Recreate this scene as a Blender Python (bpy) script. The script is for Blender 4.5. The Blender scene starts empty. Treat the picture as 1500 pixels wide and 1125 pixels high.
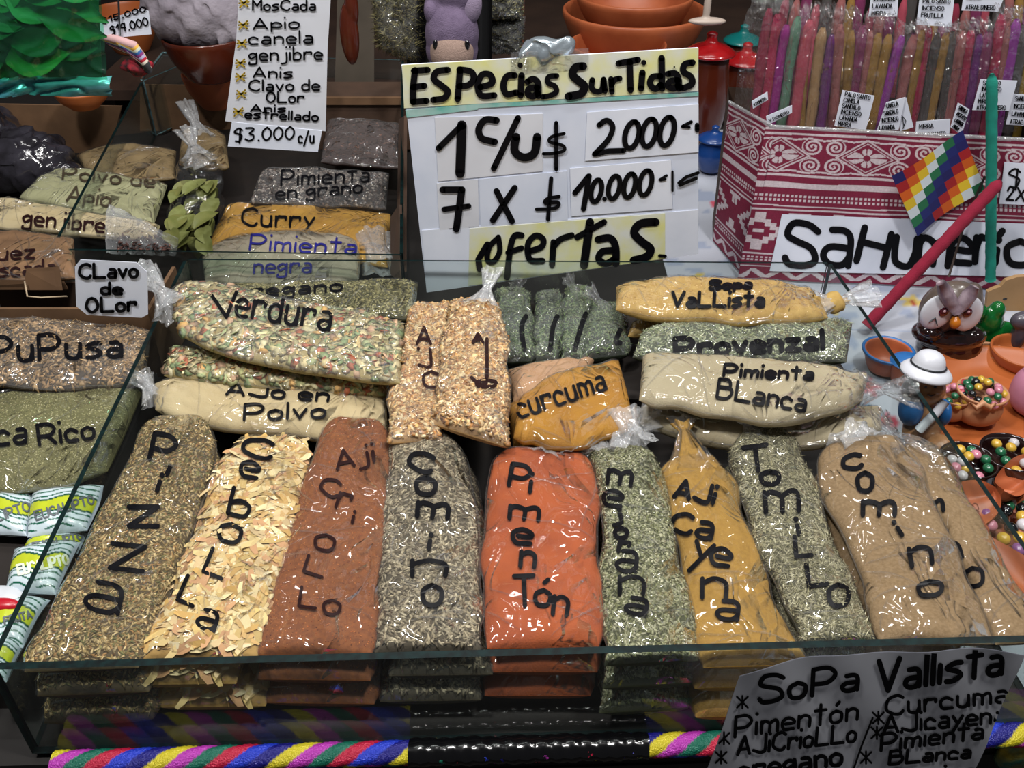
import bpy, bmesh, math, random
import numpy as np
from mathutils import Vector, Matrix, Euler
from mathutils.bvhtree import BVHTree

# ------------------------------------------------------------------ camera, world, lights, exposure
SC = bpy.context.scene
COL = SC.collection
F = 1359.0                       # focal length in pixels of the 1500x1125 frame
PITCH = math.radians(36.0)
CAM = Vector((0, 0, 0.60))
cd = bpy.data.cameras.new('camera'); cd.sensor_width = 36; cd.lens = F / 1500 * 36
cd.clip_start = 0.02; cd.clip_end = 30
cam = bpy.data.objects.new('camera', cd); COL.objects.link(cam)
cam.location = CAM; cam.rotation_euler = (math.pi/2 - PITCH, 0, 0)
SC.camera = cam

W = bpy.data.worlds.new('hall'); SC.world = W; W.use_nodes = True
W.node_tree.nodes['Background'].inputs[0].default_value = (0.72, 0.72, 0.76, 1)
W.node_tree.nodes['Background'].inputs[1].default_value = 0.085

def area(loc, target, size, power, col=(1, 0.98, 0.955), size_y=None):
    l = bpy.data.lights.new('stall_lamp', 'AREA'); l.shape = 'RECTANGLE' if size_y else 'DISK'; l.size = size; l.size_y = size_y or size; l.energy = power; l.color = col
    o = bpy.data.objects.new('stall_lamp', l); COL.objects.link(o); o.location = loc
    o.rotation_euler = (Vector(target) - Vector(loc)).to_track_quat('-Z', 'Y').to_euler()
area((-0.50, 0.27, 1.55), (-0.1, 0.75, 0), 0.15, 14)
area((0.42, 0.20, 1.60), (0.1, 0.7, 0), 0.15, 14)
area((0.05, 0.70, 1.80), (0.05, 0.75, 0), 1.3, 14, size_y=0.06)
area((-0.05, 1.45, 1.70), (0.0, 0.8, 0.05), 1.3, 7, size_y=0.06)
area((1.15, 1.05, 1.45), (0.5, 0.9, 0.0), 0.12, 6)

SC.view_settings.view_transform = 'Standard'
SC.view_settings.look = 'None'
SC.view_settings.exposure = 0.0
SC.view_settings.gamma = 1.0
SC.view_settings.use_curve_mapping = False
SC.cycles.transparent_max_bounces = 24
SC.cycles.max_bounces = 8

# ------------------------------------------------------------------ measuring: the ray of a pixel, met with a plane of the stall
FW = Vector((0, math.cos(PITCH), -math.sin(PITCH))); UP = Vector((0, math.sin(PITCH), math.cos(PITCH)))
def ray(x, y):
    return (Vector((1, 0, 0)) * ((x-750)/F) - UP*((y-562.5)/F) + FW)
def P(x, y, z):
    d = ray(x, y); return CAM + d * ((z - CAM.z)/d.z)
def PY(x, y, Y):
    d = ray(x, y); return CAM + d * (Y/d.y)

# ------------------------------------------------------------------ noise
def _h(ix, iy, s):
    n = (ix.astype(np.int64)*374761393 + iy.astype(np.int64)*668265263 + s*982451653) & 0xffffffff
    n = ((n ^ (n >> 13)) * 1274126177) & 0xffffffff
    return ((n ^ (n >> 16)) & 0xffff) / 65535.0
def vn(x, y, s=0):
    x = np.asarray(x, float); y = np.asarray(y, float)
    ix = np.floor(x); iy = np.floor(y); fx = x-ix; fy = y-iy
    fx = fx*fx*(3-2*fx); fy = fy*fy*(3-2*fy)
    a = _h(ix, iy, s); b = _h(ix+1, iy, s); c = _h(ix, iy+1, s); d = _h(ix+1, iy+1, s)
    return (a*(1-fx)+b*fx)*(1-fy) + (c*(1-fx)+d*fx)*fy
def ridge(x, y, s=0):
    w = vn(x*0.7, y*0.7, s+9)*1.6
    r = (1-np.abs(2*vn(x+w, y-w, s)-1))**5
    r2 = (1-np.abs(2*vn(x*1.9-w, y*1.7+w, s+3)-1))**6
    return np.maximum(r, 0.7*r2)

# ------------------------------------------------------------------ materials
def lin(c):
    if isinstance(c, str): c = tuple(int(c[i:i+2], 16)/255 for i in (0, 2, 4))
    return tuple(v/12.92 if v <= 0.04045 else ((v+0.055)/1.055)**2.4 for v in c)
M = {}
def mat(name, c='808080', rough=0.6, c2=None, nscale=60, bump=0, bscale=200, metal=0, coat=0, attr=False, spec=0.5, det=3, sss=0, tex='noise', alpha=None):
    if name in M: return M[name]
    m = bpy.data.materials.new(name); m.use_nodes = True; nt = m.node_tree; N = nt.nodes; L = nt.links
    b = N['Principled BSDF']; b.inputs['Roughness'].default_value = rough; b.inputs['Metallic'].default_value = metal
    b.inputs['Specular IOR Level'].default_value = spec; b.inputs['Coat Weight'].default_value = coat; b.inputs['Coat Roughness'].default_value = 0.08
    b.inputs['Base Color'].default_value = (*lin(c), 1)
    tc = N.new('ShaderNodeTexCoord')
    if attr:
        a = N.new('ShaderNodeAttribute'); a.attribute_name = 'Col'; L.new(a.outputs['Color'], b.inputs['Base Color'])
    elif c2:
        t = N.new('ShaderNodeTexNoise'); t.inputs['Scale'].default_value = nscale; t.inputs['Detail'].default_value = det
        L.new(tc.outputs['Object'], t.inputs['Vector'])
        r = N.new('ShaderNodeValToRGB'); r.color_ramp.elements[0].position = 0.36; r.color_ramp.elements[1].position = 0.64
        r.color_ramp.elements[0].color = (*lin(c2), 1); r.color_ramp.elements[1].color = (*lin(c), 1)
        L.new(t.outputs['Fac'], r.inputs['Fac']); L.new(r.outputs['Color'], b.inputs['Base Color'])
    if bump:
        t = N.new('ShaderNodeTexNoise'); t.inputs['Scale'].default_value = bscale; t.inputs['Detail'].default_value = 3
        L.new(tc.outputs['Object'], t.inputs['Vector'])
        bp = N.new('ShaderNodeBump'); bp.inputs['Strength'].default_value = bump; bp.inputs['Distance'].default_value = 0.002
        L.new(t.outputs['Fac'], bp.inputs['Height']); L.new(bp.outputs['Normal'], b.inputs['Normal'])
    M[name] = m; return m

def film_mat(name, tint=(1, 1, 1), haze=0.02, gloss=1.9, rough=0.06, bump=0.75, bscale=27, facet=1.5, hazecol=(0.8, 0.82, 0.84), edgehaze=0.0):
    m = bpy.data.materials.new(name); m.use_nodes = True; nt = m.node_tree; N = nt.nodes; L = nt.links
    for n in list(N): N.remove(n)
    out = N.new('ShaderNodeOutputMaterial')
    tr = N.new('ShaderNodeBsdfTransparent'); tr.inputs[0].default_value = (*tint, 1)
    gl = N.new('ShaderNodeBsdfGlossy'); gl.inputs['Roughness'].default_value = rough
    df = N.new('ShaderNodeBsdfDiffuse'); df.inputs[0].default_value = (*hazecol, 1)
    tc = N.new('ShaderNodeTexCoord')
    def node(t, **k):
        n = N.new(t)
        for q, v in k.items(): setattr(n, q, v)
        return n
    geo = N.new('ShaderNodeNewGeometry')
    # warped coordinates
    wn = node('ShaderNodeTexNoise'); wn.inputs['Scale'].default_value = bscale*.35; wn.inputs['Detail'].default_value = 1.5; L.new(tc.outputs['Object'], wn.inputs['Vector'])
    ws = node('ShaderNodeVectorMath', operation='SCALE'); ws.inputs['Scale'].default_value = 2.6/bscale; L.new(wn.outputs['Color'], ws.inputs[0])
    wa = node('ShaderNodeVectorMath', operation='ADD'); L.new(tc.outputs['Object'], wa.inputs[0]); L.new(ws.outputs[0], wa.inputs[1])
    mp = node('ShaderNodeMapping'); mp.inputs['Rotation'].default_value = (0, 0, .5); mp.inputs['Scale'].default_value = (1, .42, 1); L.new(wa.outputs[0], mp.inputs['Vector'])
    vo = node('ShaderNodeTexVoronoi'); vo.inputs['Scale'].default_value = bscale*1.5; L.new(mp.outputs[0], vo.inputs['Vector'])
    # only some facets of the sheet are tipped
    mk_ = node('ShaderNodeTexNoise'); mk_.inputs['Scale'].default_value = bscale*.45; mk_.inputs['Detail'].default_value = 1; L.new(tc.outputs['Object'], mk_.inputs['Vector'])
    mr = node('ShaderNodeMapRange'); mr.inputs[1].default_value = .44; mr.inputs[2].default_value = .56; mr.inputs[3].default_value = .10; mr.inputs[4].default_value = facet; L.new(mk_.outputs['Fac'], mr.inputs[0])
    sb = node('ShaderNodeVectorMath', operation='SUBTRACT'); sb.inputs[1].default_value = (.5, .5, .5); L.new(vo.outputs['Color'], sb.inputs[0])
    sc = node('ShaderNodeVectorMath', operation='SCALE'); L.new(sb.outputs[0], sc.inputs[0]); L.new(mr.outputs[0], sc.inputs['Scale'])
    ad = node('ShaderNodeVectorMath', operation='ADD'); L.new(geo.outputs['Normal'], ad.inputs[0]); L.new(sc.outputs[0], ad.inputs[1])
    nm = node('ShaderNodeVectorMath', operation='NORMALIZE'); L.new(ad.outputs[0], nm.inputs[0])
    n1 = N.new('ShaderNodeTexNoise'); n1.inputs['Scale'].default_value = bscale; n1.inputs['Detail'].default_value = 1.5; n1.inputs['Distortion'].default_value = 1.5
    L.new(mp.outputs[0], n1.inputs['Vector'])
    a = N.new('ShaderNodeMath'); a.operation = 'SUBTRACT'; a.inputs[1].default_value = 0.5; L.new(n1.outputs['Fac'], a.inputs[0])
    ab = N.new('ShaderNodeMath'); ab.operation = 'ABSOLUTE'; L.new(a.outputs[0], ab.inputs[0])
    ab2 = N.new('ShaderNodeMath'); ab2.operation = 'MINIMUM'; ab2.inputs[1].default_value = .09; L.new(ab.outputs[0], ab2.inputs[0])
    bp = N.new('ShaderNodeBump'); bp.inputs['Strength'].default_value = bump; bp.inputs['Distance'].default_value = 0.02
    L.new(ab2.outputs[0], bp.inputs['Height'])
    if facet > 0: L.new(nm.outputs[0], bp.inputs['Normal'])
    L.new(bp.outputs['Normal'], gl.inputs['Normal'])
    lw = N.new('ShaderNodeLayerWeight'); lw.inputs['Blend'].default_value = 0.5; L.new(bp.outputs['Normal'], lw.inputs['Normal'])
    pw = N.new('ShaderNodeMath'); pw.operation = 'POWER'; pw.inputs[1].default_value = 5; L.new(lw.outputs['Facing'], pw.inputs[0])
    mu = N.new('ShaderNodeMath'); mu.operation = 'MULTIPLY_ADD'; mu.inputs[1].default_value = 0.8; mu.inputs[2].default_value = 0.045*gloss; mu.use_clamp = True; L.new(pw.outputs[0], mu.inputs[0])
    mx = N.new('ShaderNodeMixShader'); mx.inputs[0].default_value = haze
    L.new(tr.outputs[0], mx.inputs[1]); L.new(df.outputs[0], mx.inputs[2])
    m2 = N.new('ShaderNodeMixShader'); L.new(mu.outputs[0], m2.inputs[0]); L.new(mx.outputs[0], m2.inputs[1]); L.new(gl.outputs[0], m2.inputs[2])
    L.new(m2.outputs[0], out.inputs[0]); M[name] = m; return m

film_mat('film'); film_mat('film_knot', haze=0.26, gloss=2.6, rough=0.12, bump=0.6, bscale=110, facet=1.4)
film_mat('film_crease', haze=0.05, gloss=4.0, rough=0.12, bump=0.2, bscale=90, facet=.4)
film_mat('film_soft', haze=0.06, gloss=2.0, rough=0.09, bump=0.6, bscale=60, facet=1.3)
film_mat('film_dark', tint=(0.5, 0.48, 0.5), haze=0.05, gloss=3.0, rough=0.1, bump=0.9, bscale=45, hazecol=(0.2, 0.2, 0.22))
film_mat('film_green', tint=(0.34, 0.82, 0.55), haze=0.07, gloss=1.6, rough=0.15, bump=0.3, bscale=22, facet=.5, hazecol=(0.08, 0.42, 0.24))
film_mat('glass_face', tint=(0.93, 0.97, 0.955), haze=0.012, gloss=1.0, rough=0.02, bump=0.0, facet=0)
mat('glass_edge', '072020', rough=0.45, spec=0.2, c2='030d0e', nscale=160)
mat('glass_edge_lit', '6f8f96', rough=0.15, spec=0.8, coat=0.6, c2='3a5558', nscale=90)  # paler copy of the glass edge, light caught by rims put into its colour
mat('marker', '08080d', rough=0.5, spec=.15); mat('blue_marker', '1c1c6e', rough=0.4); mat('brown_marker', '241010', rough=0.5, spec=.15)
mat('grey_marker', '3b3d40', rough=0.4); mat('worn_marker', '42392c', rough=0.4)
mat('paper', 'dde3f2', rough=0.75, c2='d0d8ea', nscale=14, bump=0.05, bscale=30)
mat('paper_white', 'e6ebf8', rough=0.6, c2='dce2f0', nscale=20)
mat('paper_cream', 'dcdfe8', rough=0.7, c2='d2d4dc', nscale=12)
mat('crayon', 'dedd94', rough=0.8, c2='dcdfd6', nscale=30, det=6)
mat('teal_tape', '6fb9ae', rough=0.5, c2='a8c9c4', nscale=50)
mat('attr_matte', attr=True, rough=0.75, bump=0.12, bscale=500); mat('attr_flat', attr=True, rough=0.6)
mat('attr_gloss', attr=True, rough=0.25, coat=0.4)
mat('terracotta', 'b0603a', rough=0.45, c2='9c4f2e', nscale=18, bump=0.08, bscale=60)
mat('terracotta_orange', 'b0602f', rough=0.4, c2='9c5228', nscale=14, bump=0.06, bscale=60)
mat('clay_tan', 'b88460', rough=0.5, c2='a2704e', nscale=40, bump=0.1, bscale=200)
mat('choc_glaze', '2a1512', rough=0.08, coat=0.9, c2='180c0b', nscale=30)
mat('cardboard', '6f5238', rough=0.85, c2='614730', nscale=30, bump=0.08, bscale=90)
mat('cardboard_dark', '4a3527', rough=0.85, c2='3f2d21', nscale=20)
mat('black_board', '0b0b0c', rough=0.5); mat('black_tape', '08080a', rough=0.18, coat=0.5, bump=0.5, bscale=25)
mat('wood_dark', '34241b', rough=0.6, c2='2a1c15', nscale=12)

# ------------------------------------------------------------------ object helpers
def tag(o, label=None, cat=None, group=None, kind=None):
    if label: o['label'] = label
    if cat: o['category'] = cat
    if group: o['group'] = group
    if kind: o['kind'] = kind
    return o
def thing(name, label, cat, loc=(0, 0, 0), group=None):
    o = bpy.data.objects.new(name, None); o.empty_display_size = 0.01; COL.objects.link(o); o.location = loc
    return tag(o, label, cat, group)
def mk(name, V, Fc, m, parent=None, smooth=True, cols=None, label=None, kind=None):
    """V in world coordinates, Fc an (n,k) array or a list of faces; linked as ONE mesh object"""
    V = np.asarray(V, float).reshape(-1, 3)
    loc = np.array(parent.location if parent and not parent.parent else (0, 0, 0), float)
    if parent and parent.parent: loc = np.array(parent.parent.location, float) + np.array(parent.location)
    if parent is None: loc = np.array([V[:, 0].mean(), V[:, 1].mean(), V[:, 2].min()])
    me = bpy.data.meshes.new(name)
    if isinstance(Fc, np.ndarray):
        n, k = Fc.shape; me.vertices.add(len(V)); me.vertices.foreach_set('co', (V-loc).ravel())
        me.loops.add(n*k); me.loops.foreach_set('vertex_index', Fc.ravel().astype(np.int32))
        me.polygons.add(n); me.polygons.foreach_set('loop_start', np.arange(0, n*k, k, dtype=np.int32))
        me.update(calc_edges=True); me.validate()
    else:
        me.from_pydata((V-loc).tolist(), [], [list(map(int, f)) for f in Fc]); me.update()
    if smooth: me.polygons.foreach_set('use_smooth', np.ones(len(me.polygons), bool))
    if cols is not None:
        a = me.color_attributes.new('Col', 'FLOAT_COLOR', 'POINT')
        c = np.ones((len(V), 4)); c[:, :3] = cols; a.data.foreach_set('color', c.ravel())
    ms = m if isinstance(m, (list, tuple)) else [m]
    for x in ms: me.materials.append(M[x] if isinstance(x, str) else x)
    o = bpy.data.objects.new(name, me); COL.objects.link(o)
    if parent: o.parent = parent
    else: o.location = loc
    if label: o['label'] = label
    if kind: o['kind'] = kind
    return o
def gridf(nu, nv, closed=False):
    """faces of a grid with nu points across (fast index) and nv along"""
    i = np.arange(nu if closed else nu-1); j = np.arange(nv-1)
    I, J = np.meshgrid(i, j); I = I.ravel(); J = J.ravel(); I2 = (I+1) % nu
    return np.stack([J*nu+I, J*nu+I2, (J+1)*nu+I2, (J+1)*nu+I], 1)
def boxv(a, b):
    x0, y0, z0 = a; x1, y1, z1 = b
    V = [(x0,y0,z0),(x1,y0,z0),(x1,y1,z0),(x0,y1,z0),(x0,y0,z1),(x1,y0,z1),(x1,y1,z1),(x0,y1,z1)]
    return V, [(0,3,2,1),(4,5,6,7),(0,1,5,4),(1,2,6,5),(2,3,7,6),(3,0,4,7)]
def box(name, a, b, m, parent=None, **k):
    V, Fc = boxv(a, b); return mk(name, V, Fc, m, parent, smooth=False, **k)
def slab(name, pts, off, m, parent=None, **k):
    """polygon of 3-D points extruded by the vector off"""
    n = len(pts); pts = [Vector(p) for p in pts]; V = pts + [p+Vector(off) for p in pts]
    Fc = [tuple(range(n))[::-1], tuple(range(n, 2*n))] + [(i, (i+1) % n, n+(i+1) % n, n+i) for i in range(n)]
    return mk(name, [tuple(v) for v in V], Fc, m, parent, smooth=False, **k)
def lathe(name, prof, c, m, parent=None, n=40, squash=1, tilt=None, **k):
    """prof: list of (r, z)"""
    pr = np.array(prof, float)
    t = np.linspace(0, len(pr)-1, (len(pr)-1)*3+1); r = np.interp(t, range(len(pr)), pr[:, 0]); z = np.interp(t, range(len(pr)), pr[:, 1])
    for _ in range(1):
        r[1:-1] = (r[:-2]+2*r[1:-1]+r[2:])/4; z[1:-1] = (z[:-2]+2*z[1:-1]+z[2:])/4
    a = np.linspace(0, 2*math.pi, n, endpoint=False)
    V = np.stack([np.outer(r, np.cos(a)).ravel(), np.outer(r, np.sin(a)).ravel()*squash, np.repeat(z, n)], 1)
    if tilt is not None:
        R = np.array(Euler(tilt).to_matrix()); V = V @ R.T
    return mk(name, V + np.array(c), gridf(n, len(r), True), m, parent, **k)
def tube(name, pts, r, m, parent=None, n=8, cols=None, **k):
    pts = [Vector(p) for p in pts]; V = []
    rr = r if isinstance(r, (list, tuple, np.ndarray)) else [r]*len(pts)
    for i, p in enumerate(pts):
        d = (pts[min(i+1, len(pts)-1)]-pts[max(i-1, 0)]).normalized()
        u = d.cross(Vector((0, 0, 1)) if abs(d.z) < 0.9 else Vector((0, 1, 0))).normalized(); w = d.cross(u)
        for j in range(n):
            a = 2*math.pi*j/n; V.append(p + (u*math.cos(a)+w*math.sin(a))*rr[i])
    Fc = gridf(n, len(pts), True).tolist() + [list(range(n)), list(range((len(pts)-1)*n, len(pts)*n))[::-1]]
    return mk(name, [tuple(v) for v in V], Fc, m, parent, **k)
def blob(name, ells, m, parent=None, vox=0.0012, noise=0, cols=None, **k):
    """one continuous surface grown round a set of ellipsoids (centre, radii[, euler])"""
    bm = bmesh.new()
    for e in ells:
        mt = Matrix.Translation(Vector(e[0])) @ (Euler(e[2]).to_matrix().to_4x4() if len(e) > 2 else Matrix()) @ Matrix.Diagonal((*e[1], 1))
        bmesh.ops.create_icosphere(bm, subdivisions=3, radius=1, matrix=mt)
    me = bpy.data.meshes.new('t'); bm.to_mesh(me); bm.free()
    o = bpy.data.objects.new('t', me); COL.objects.link(o)
    r = o.modifiers.new('r', 'REMESH'); r.mode = 'VOXEL'; r.voxel_size = vox; r.use_smooth_shade = True
    s = o.modifiers.new('s', 'SMOOTH'); s.iterations = 3
    dg = bpy.context.evaluated_depsgraph_get(); e2 = o.evaluated_get(dg).to_mesh()
    V = np.empty(len(e2.vertices)*3); e2.vertices.foreach_get('co', V); V = V.reshape(-1, 3)
    Fc = [tuple(p.vertices) for p in e2.polygons]
    o.evaluated_get(dg).to_mesh_clear(); bpy.data.objects.remove(o); bpy.data.meshes.remove(me)
    if noise:
        V = V + (vn(V[:, 0]*90, V[:, 1]*90+V[:, 2]*70, 5)[:, None]-0.5)*noise
    return mk(name, V, Fc, m, parent, cols=cols(V) if cols else None, **k)
def paper(name, quad, Y, m, parent=None, th=0.0006, off=0.0, lean=0.0, **k):
    """sheet on the (leaning) upright plane at distance Y, its corners measured in the photograph"""
    pts = [plane_hit(x, y, Y, lean)[0] for x, y in quad]
    n = Vector((0, -1, lean)).normalized()
    pts = [p+n*off for p in pts]
    return slab(name, [tuple(p) for p in pts], tuple(n*th), m, parent, **k)
def plane_hit(x, y, Y, lean=0.0):
    n = Vector((0, -1, lean)).normalized(); p0 = Vector((0, Y, 0)); d = ray(x, y)
    t = (p0-CAM).dot(n)/d.dot(n); return CAM+d*t, n
def on_plane(Y, lean=0.0, off=0.0):
    def f(x, y):
        p, n = plane_hit(x, y, Y, lean); return p+n*off, n
    return f
def on_mesh(objs):
    trees = []
    for o in objs:
        me = o.data; base = Vector(o.location); q = o.parent
        while q: base += q.location; q = q.parent
        trees.append(BVHTree.FromPolygons([v.co+base for v in me.vertices], [tuple(p.vertices) for p in me.polygons]))
    def f(x, y):
        best = None
        for t in trees:
            h = t.ray_cast(CAM, ray(x, y).normalized())
            if h[0] is not None and (best is None or h[3] < best[2]):
                best = (h[0], h[1], h[3])
        if best is None: return None
        n = best[1]
        if n.dot(CAM-best[0]) < 0: n = -n
        return best[0], n
    return f

# ------------------------------------------------------------------ handwriting: strokes on a 6 x 9 cell, baseline y=2
G = {
'A':'023962 1454','B':'0209 ~0949574606 ~0656644202','C':'~684918060413325263','D':'0209 ~09396866643202','E':'69090262 0656','F':'690902 0656',
'G':'~6849180604133252646434','H':'0209 6269 0666','I':'1219','J':'~6963523203','L':'090262','M':'0209356962','N':'02096269','O':'~391805133253655839',
'P':'0209 ~0949674505','Q':'~391805133253655839 4462','R':'0209 ~0949674505 3562','S':'~68491907265563421203','T':'0969 3932','U':'~09041232526469','V':'093269',
'X':'0269 0962','Y':'0935 6932','Z':'09690262','a':'~16364542 ~441403123243','b':'0902 ~052645433202','c':'~45260503123242','d':'4942 ~45260503123243',
'e':'~144445260503123242','f':'~49292822 0646','g':'~45260504133444 ~4641300001','h':'0902 ~05264542','i':'0602 0909','j':'~36311000 3939','l':'0902',
'm':'0602 ~05163532 ~35566562','n':'0602 ~05264542','o':'~2605031232434526','p':'0600 ~0526454303','q':'~4526050312 4640','r':'0602 ~0416264645','s':'~46260534432202',
't':'2922 0747','u':'~0603123244 4642','v':'062246','x':'0246 0642','y':'0623 4600','z':'06460242','0':'~29070422444729','1':'072922','2':'~0719394702 0252',
'3':'~0939482645432203','4':'390454 4842','5':'490906 ~0636442203','7':'094922 0646','9':'~4829070645 4932','$':'~48290726453212 3931','/':'0059','.':'1212',
'-':'0545','=':'0444 0646','*':'0464 1652 1256','%':'','ó':'~2605031232434526 2839','í':'0602 0819','Á':'023962 1454','|':'0109'}
def glyph(ch):
    out = []; mx = 0
    for r in G.get(ch, '').split(' '):
        sm = r.startswith('~'); r = r.lstrip('~')
        if not r: continue
        pts = [(int(r[i]), int(r[i+1])) for i in range(0, len(r)-1, 2)]
        mx = max(mx, max(p[0] for p in pts)); out.append((sm, pts))
    return out, mx
def catmull(p, closed=False, n=7):
    p = [np.array(q, float) for q in p]
    if len(p) < 3: return p
    out = []
    for i in range(len(p)-1):
        a = p[max(i-1, 0)]; b = p[i]; c = p[i+1]; d = p[min(i+2, len(p)-1)]
        for t in np.linspace(0, 1, n, endpoint=False):
            out.append(0.5*((2*b)+(c-a)*t+(2*a-5*b+4*c-d)*t*t+(3*b-a-3*c+d)*t**3))
    out.append(p[-1]); return out
class Pen:
    def __init__(s, target, w, off=0.0007, ts=0.84): s.ts = ts; s.t = target; s.w = w*(1 if ts == 1 else .86); s.off = off; s.V = []; s.F = []
    def hit(s, p):
        h = s.t(p[0], p[1])
        if h is None: return None
        return tuple(h[0]+h[1]*s.off)
    def disc(s, c, r):
        h = [s.hit((c[0]+r*math.cos(a), c[1]+r*math.sin(a))) for a in np.linspace(0, 2*math.pi, 11)[:-1]]
        if any(q is None for q in h): return
        b = len(s.V); s.V += h; s.F.append(tuple(range(b, b+10))[::-1])
    def stroke(s, pts, w=None):
        w = (w or s.w)/2
        if len(pts) == 2 and abs(pts[0][0]-pts[1][0])+abs(pts[0][1]-pts[1][1]) < 0.5:
            s.disc(pts[0], w*1.15); return
        d = [np.array(pts[0], float)]
        for a, b in zip(pts[:-1], pts[1:]):
            a = np.array(a, float); b = np.array(b, float); L = np.linalg.norm(b-a)
            k = max(1, int(L/4))
            for i in range(1, k+1): d.append(a+(b-a)*i/k)
        s.disc(d[0], w); s.disc(d[-1], w)
        prev = None
        for i in range(len(d)):
            t = d[min(i+1, len(d)-1)]-d[max(i-1, 0)]; L = np.linalg.norm(t)
            if L < 1e-6: continue
            t = t/L
            if 0 < i < len(d)-1:
                t1 = d[i]-d[i-1]; t2 = d[i+1]-d[i]
                c = np.dot(t1, t2)/(np.linalg.norm(t1)*np.linalg.norm(t2)+1e-9)
                if c < 0.6:
                    s.disc(d[i], w)
                    n = np.array([-t1[1], t1[0]])/(np.linalg.norm(t1)+1e-9)*w      # close the incoming leg, then start afresh
                    h1 = s.hit(d[i]+n); h2 = s.hit(d[i]-n)
                    if h1 is not None and h2 is not None and prev is not None:
                        b = len(s.V); s.V += [h1, h2]; s.F.append((prev, prev+1, b+1, b))
                    prev = None; t = t2/(np.linalg.norm(t2)+1e-9)
            n = np.array([-t[1], t[0]])*w
            h1 = s.hit(d[i]+n); h2 = s.hit(d[i]-n)
            if h1 is None or h2 is None: prev = None; continue
            b = len(s.V); s.V += [h1, h2]
            if prev is not None: s.F.append((prev, prev+1, b+1, b))
            prev = b
    def text(s, txt, x0, y0, x1, y1, h, slant=0.08, w=None, jit=0.0):
        gl = []; adv = 0
        for ch in txt:
            if ch == ' ': adv += 3.5; continue
            g, mx = glyph(ch); gl.append((adv, g)); adv += mx+2.0
        adv -= 2.0; adv = max(adv, 1)
        h = h*s.ts; D = np.array([x1-x0, y1-y0], float); L = np.linalg.norm(D); D /= L; U = np.array([D[1], -D[0]])
        ux = L/adv; uy = h/7.0; rnd = random.Random(txt)
        for a, g in gl:
            jy = rnd.uniform(-jit, jit)*h
            for sm, pts in g:
                q = [np.array([x0, y0])+D*((a+px)*ux+slant*(py-2)*uy)+U*((py-2)*uy+jy) for px, py in pts]
                if sm: q = catmull(q, n=5)
                s.stroke([tuple(v) for v in q], w)
    def ch(s, c, cx, cy, w, h, rot=0, sw=None):
        """one letter in the box w x h centred at cx, cy, turned by rot degrees"""
        g, mx = glyph(c); ys = [p[1] for _, ps in g for p in ps]; lo, hi = min(ys), max(ys)
        r = math.radians(rot); ca, sa = math.cos(r), math.sin(r)
        for sm, pts in g:
            q = []
            for px, py in pts:
                X = ((px/max(mx, 1))-0.5)*w if mx else 0; Y = -((py-lo)/max(hi-lo, 1)-0.5)*h
                q.append((cx+X*ca-Y*sa, cy+X*sa+Y*ca))
            if sm: q = catmull(q, n=5)
            s.stroke([tuple(v) for v in q], sw)
    def raw(s, k, ox, oy, rows):
        for r in rows:
            w, pts = r[0], [(ox+a/k, oy+b/k) for a, b in r[1:]]
            if len(pts) == 1: s.disc(pts[0], abs(w)/2)
            else: s.stroke([tuple(v) for v in (catmull(pts, n=6) if w < 0 else pts)], abs(w))
    def done(s, parent, m='marker', name='lettering', label=None):
        if s.V: return mk(name, s.V, s.F, m, parent, smooth=False, label=label)
# ------------------------------------------------------------------ bags of spice
def pal(*cs): return np.array([lin(c) for c in cs])
def shape(kind):
    if kind == 'seed':
        V = [(1,0,0),(-1,0,0),(0,1,0),(0,-1,0),(0,0,1),(0,0,-1)]
        Fc = [(0,2,4),(2,1,4),(1,3,4),(3,0,4),(2,0,5),(1,2,5),(3,1,5),(0,3,5)]
    elif kind == 'chip':
        V = [(1,.3,.1),(.35,1,-.3),(-.6,.85,.3),(-1,-.2,-.1),(-.3,-1,.3),(.7,-.8,-.2),(.05,0,1),(.05,0,-1)]
        Fc = [(i, (i+1) % 6, 6) for i in range(6)]+[((i+1) % 6, i, 7) for i in range(6)]
    elif kind == 'strip':
        V = []; Fc = []
        for i in range(6):
            x = -1+i*.4; c = .55*(1-x*x); w = .55+.45*(1-x*x)
            V += [(x, w+c*2, .6*c), (x, -w+c*2, .9*c+.2)]
        Fc = [(2*i, 2*i+1, 2*i+3) for i in range(5)]+[(2*i, 2*i+3, 2*i+2) for i in range(5)]
    elif kind == 'ball':
        bm = bmesh.new(); bmesh.ops.create_icosphere(bm, subdivisions=1, radius=1); V = [tuple(v.co) for v in bm.verts]
        Fc = [tuple(v.index for v in f.verts) for f in bm.faces]; bm.free()
    return np.array(V, float), np.array(Fc, int)
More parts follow.
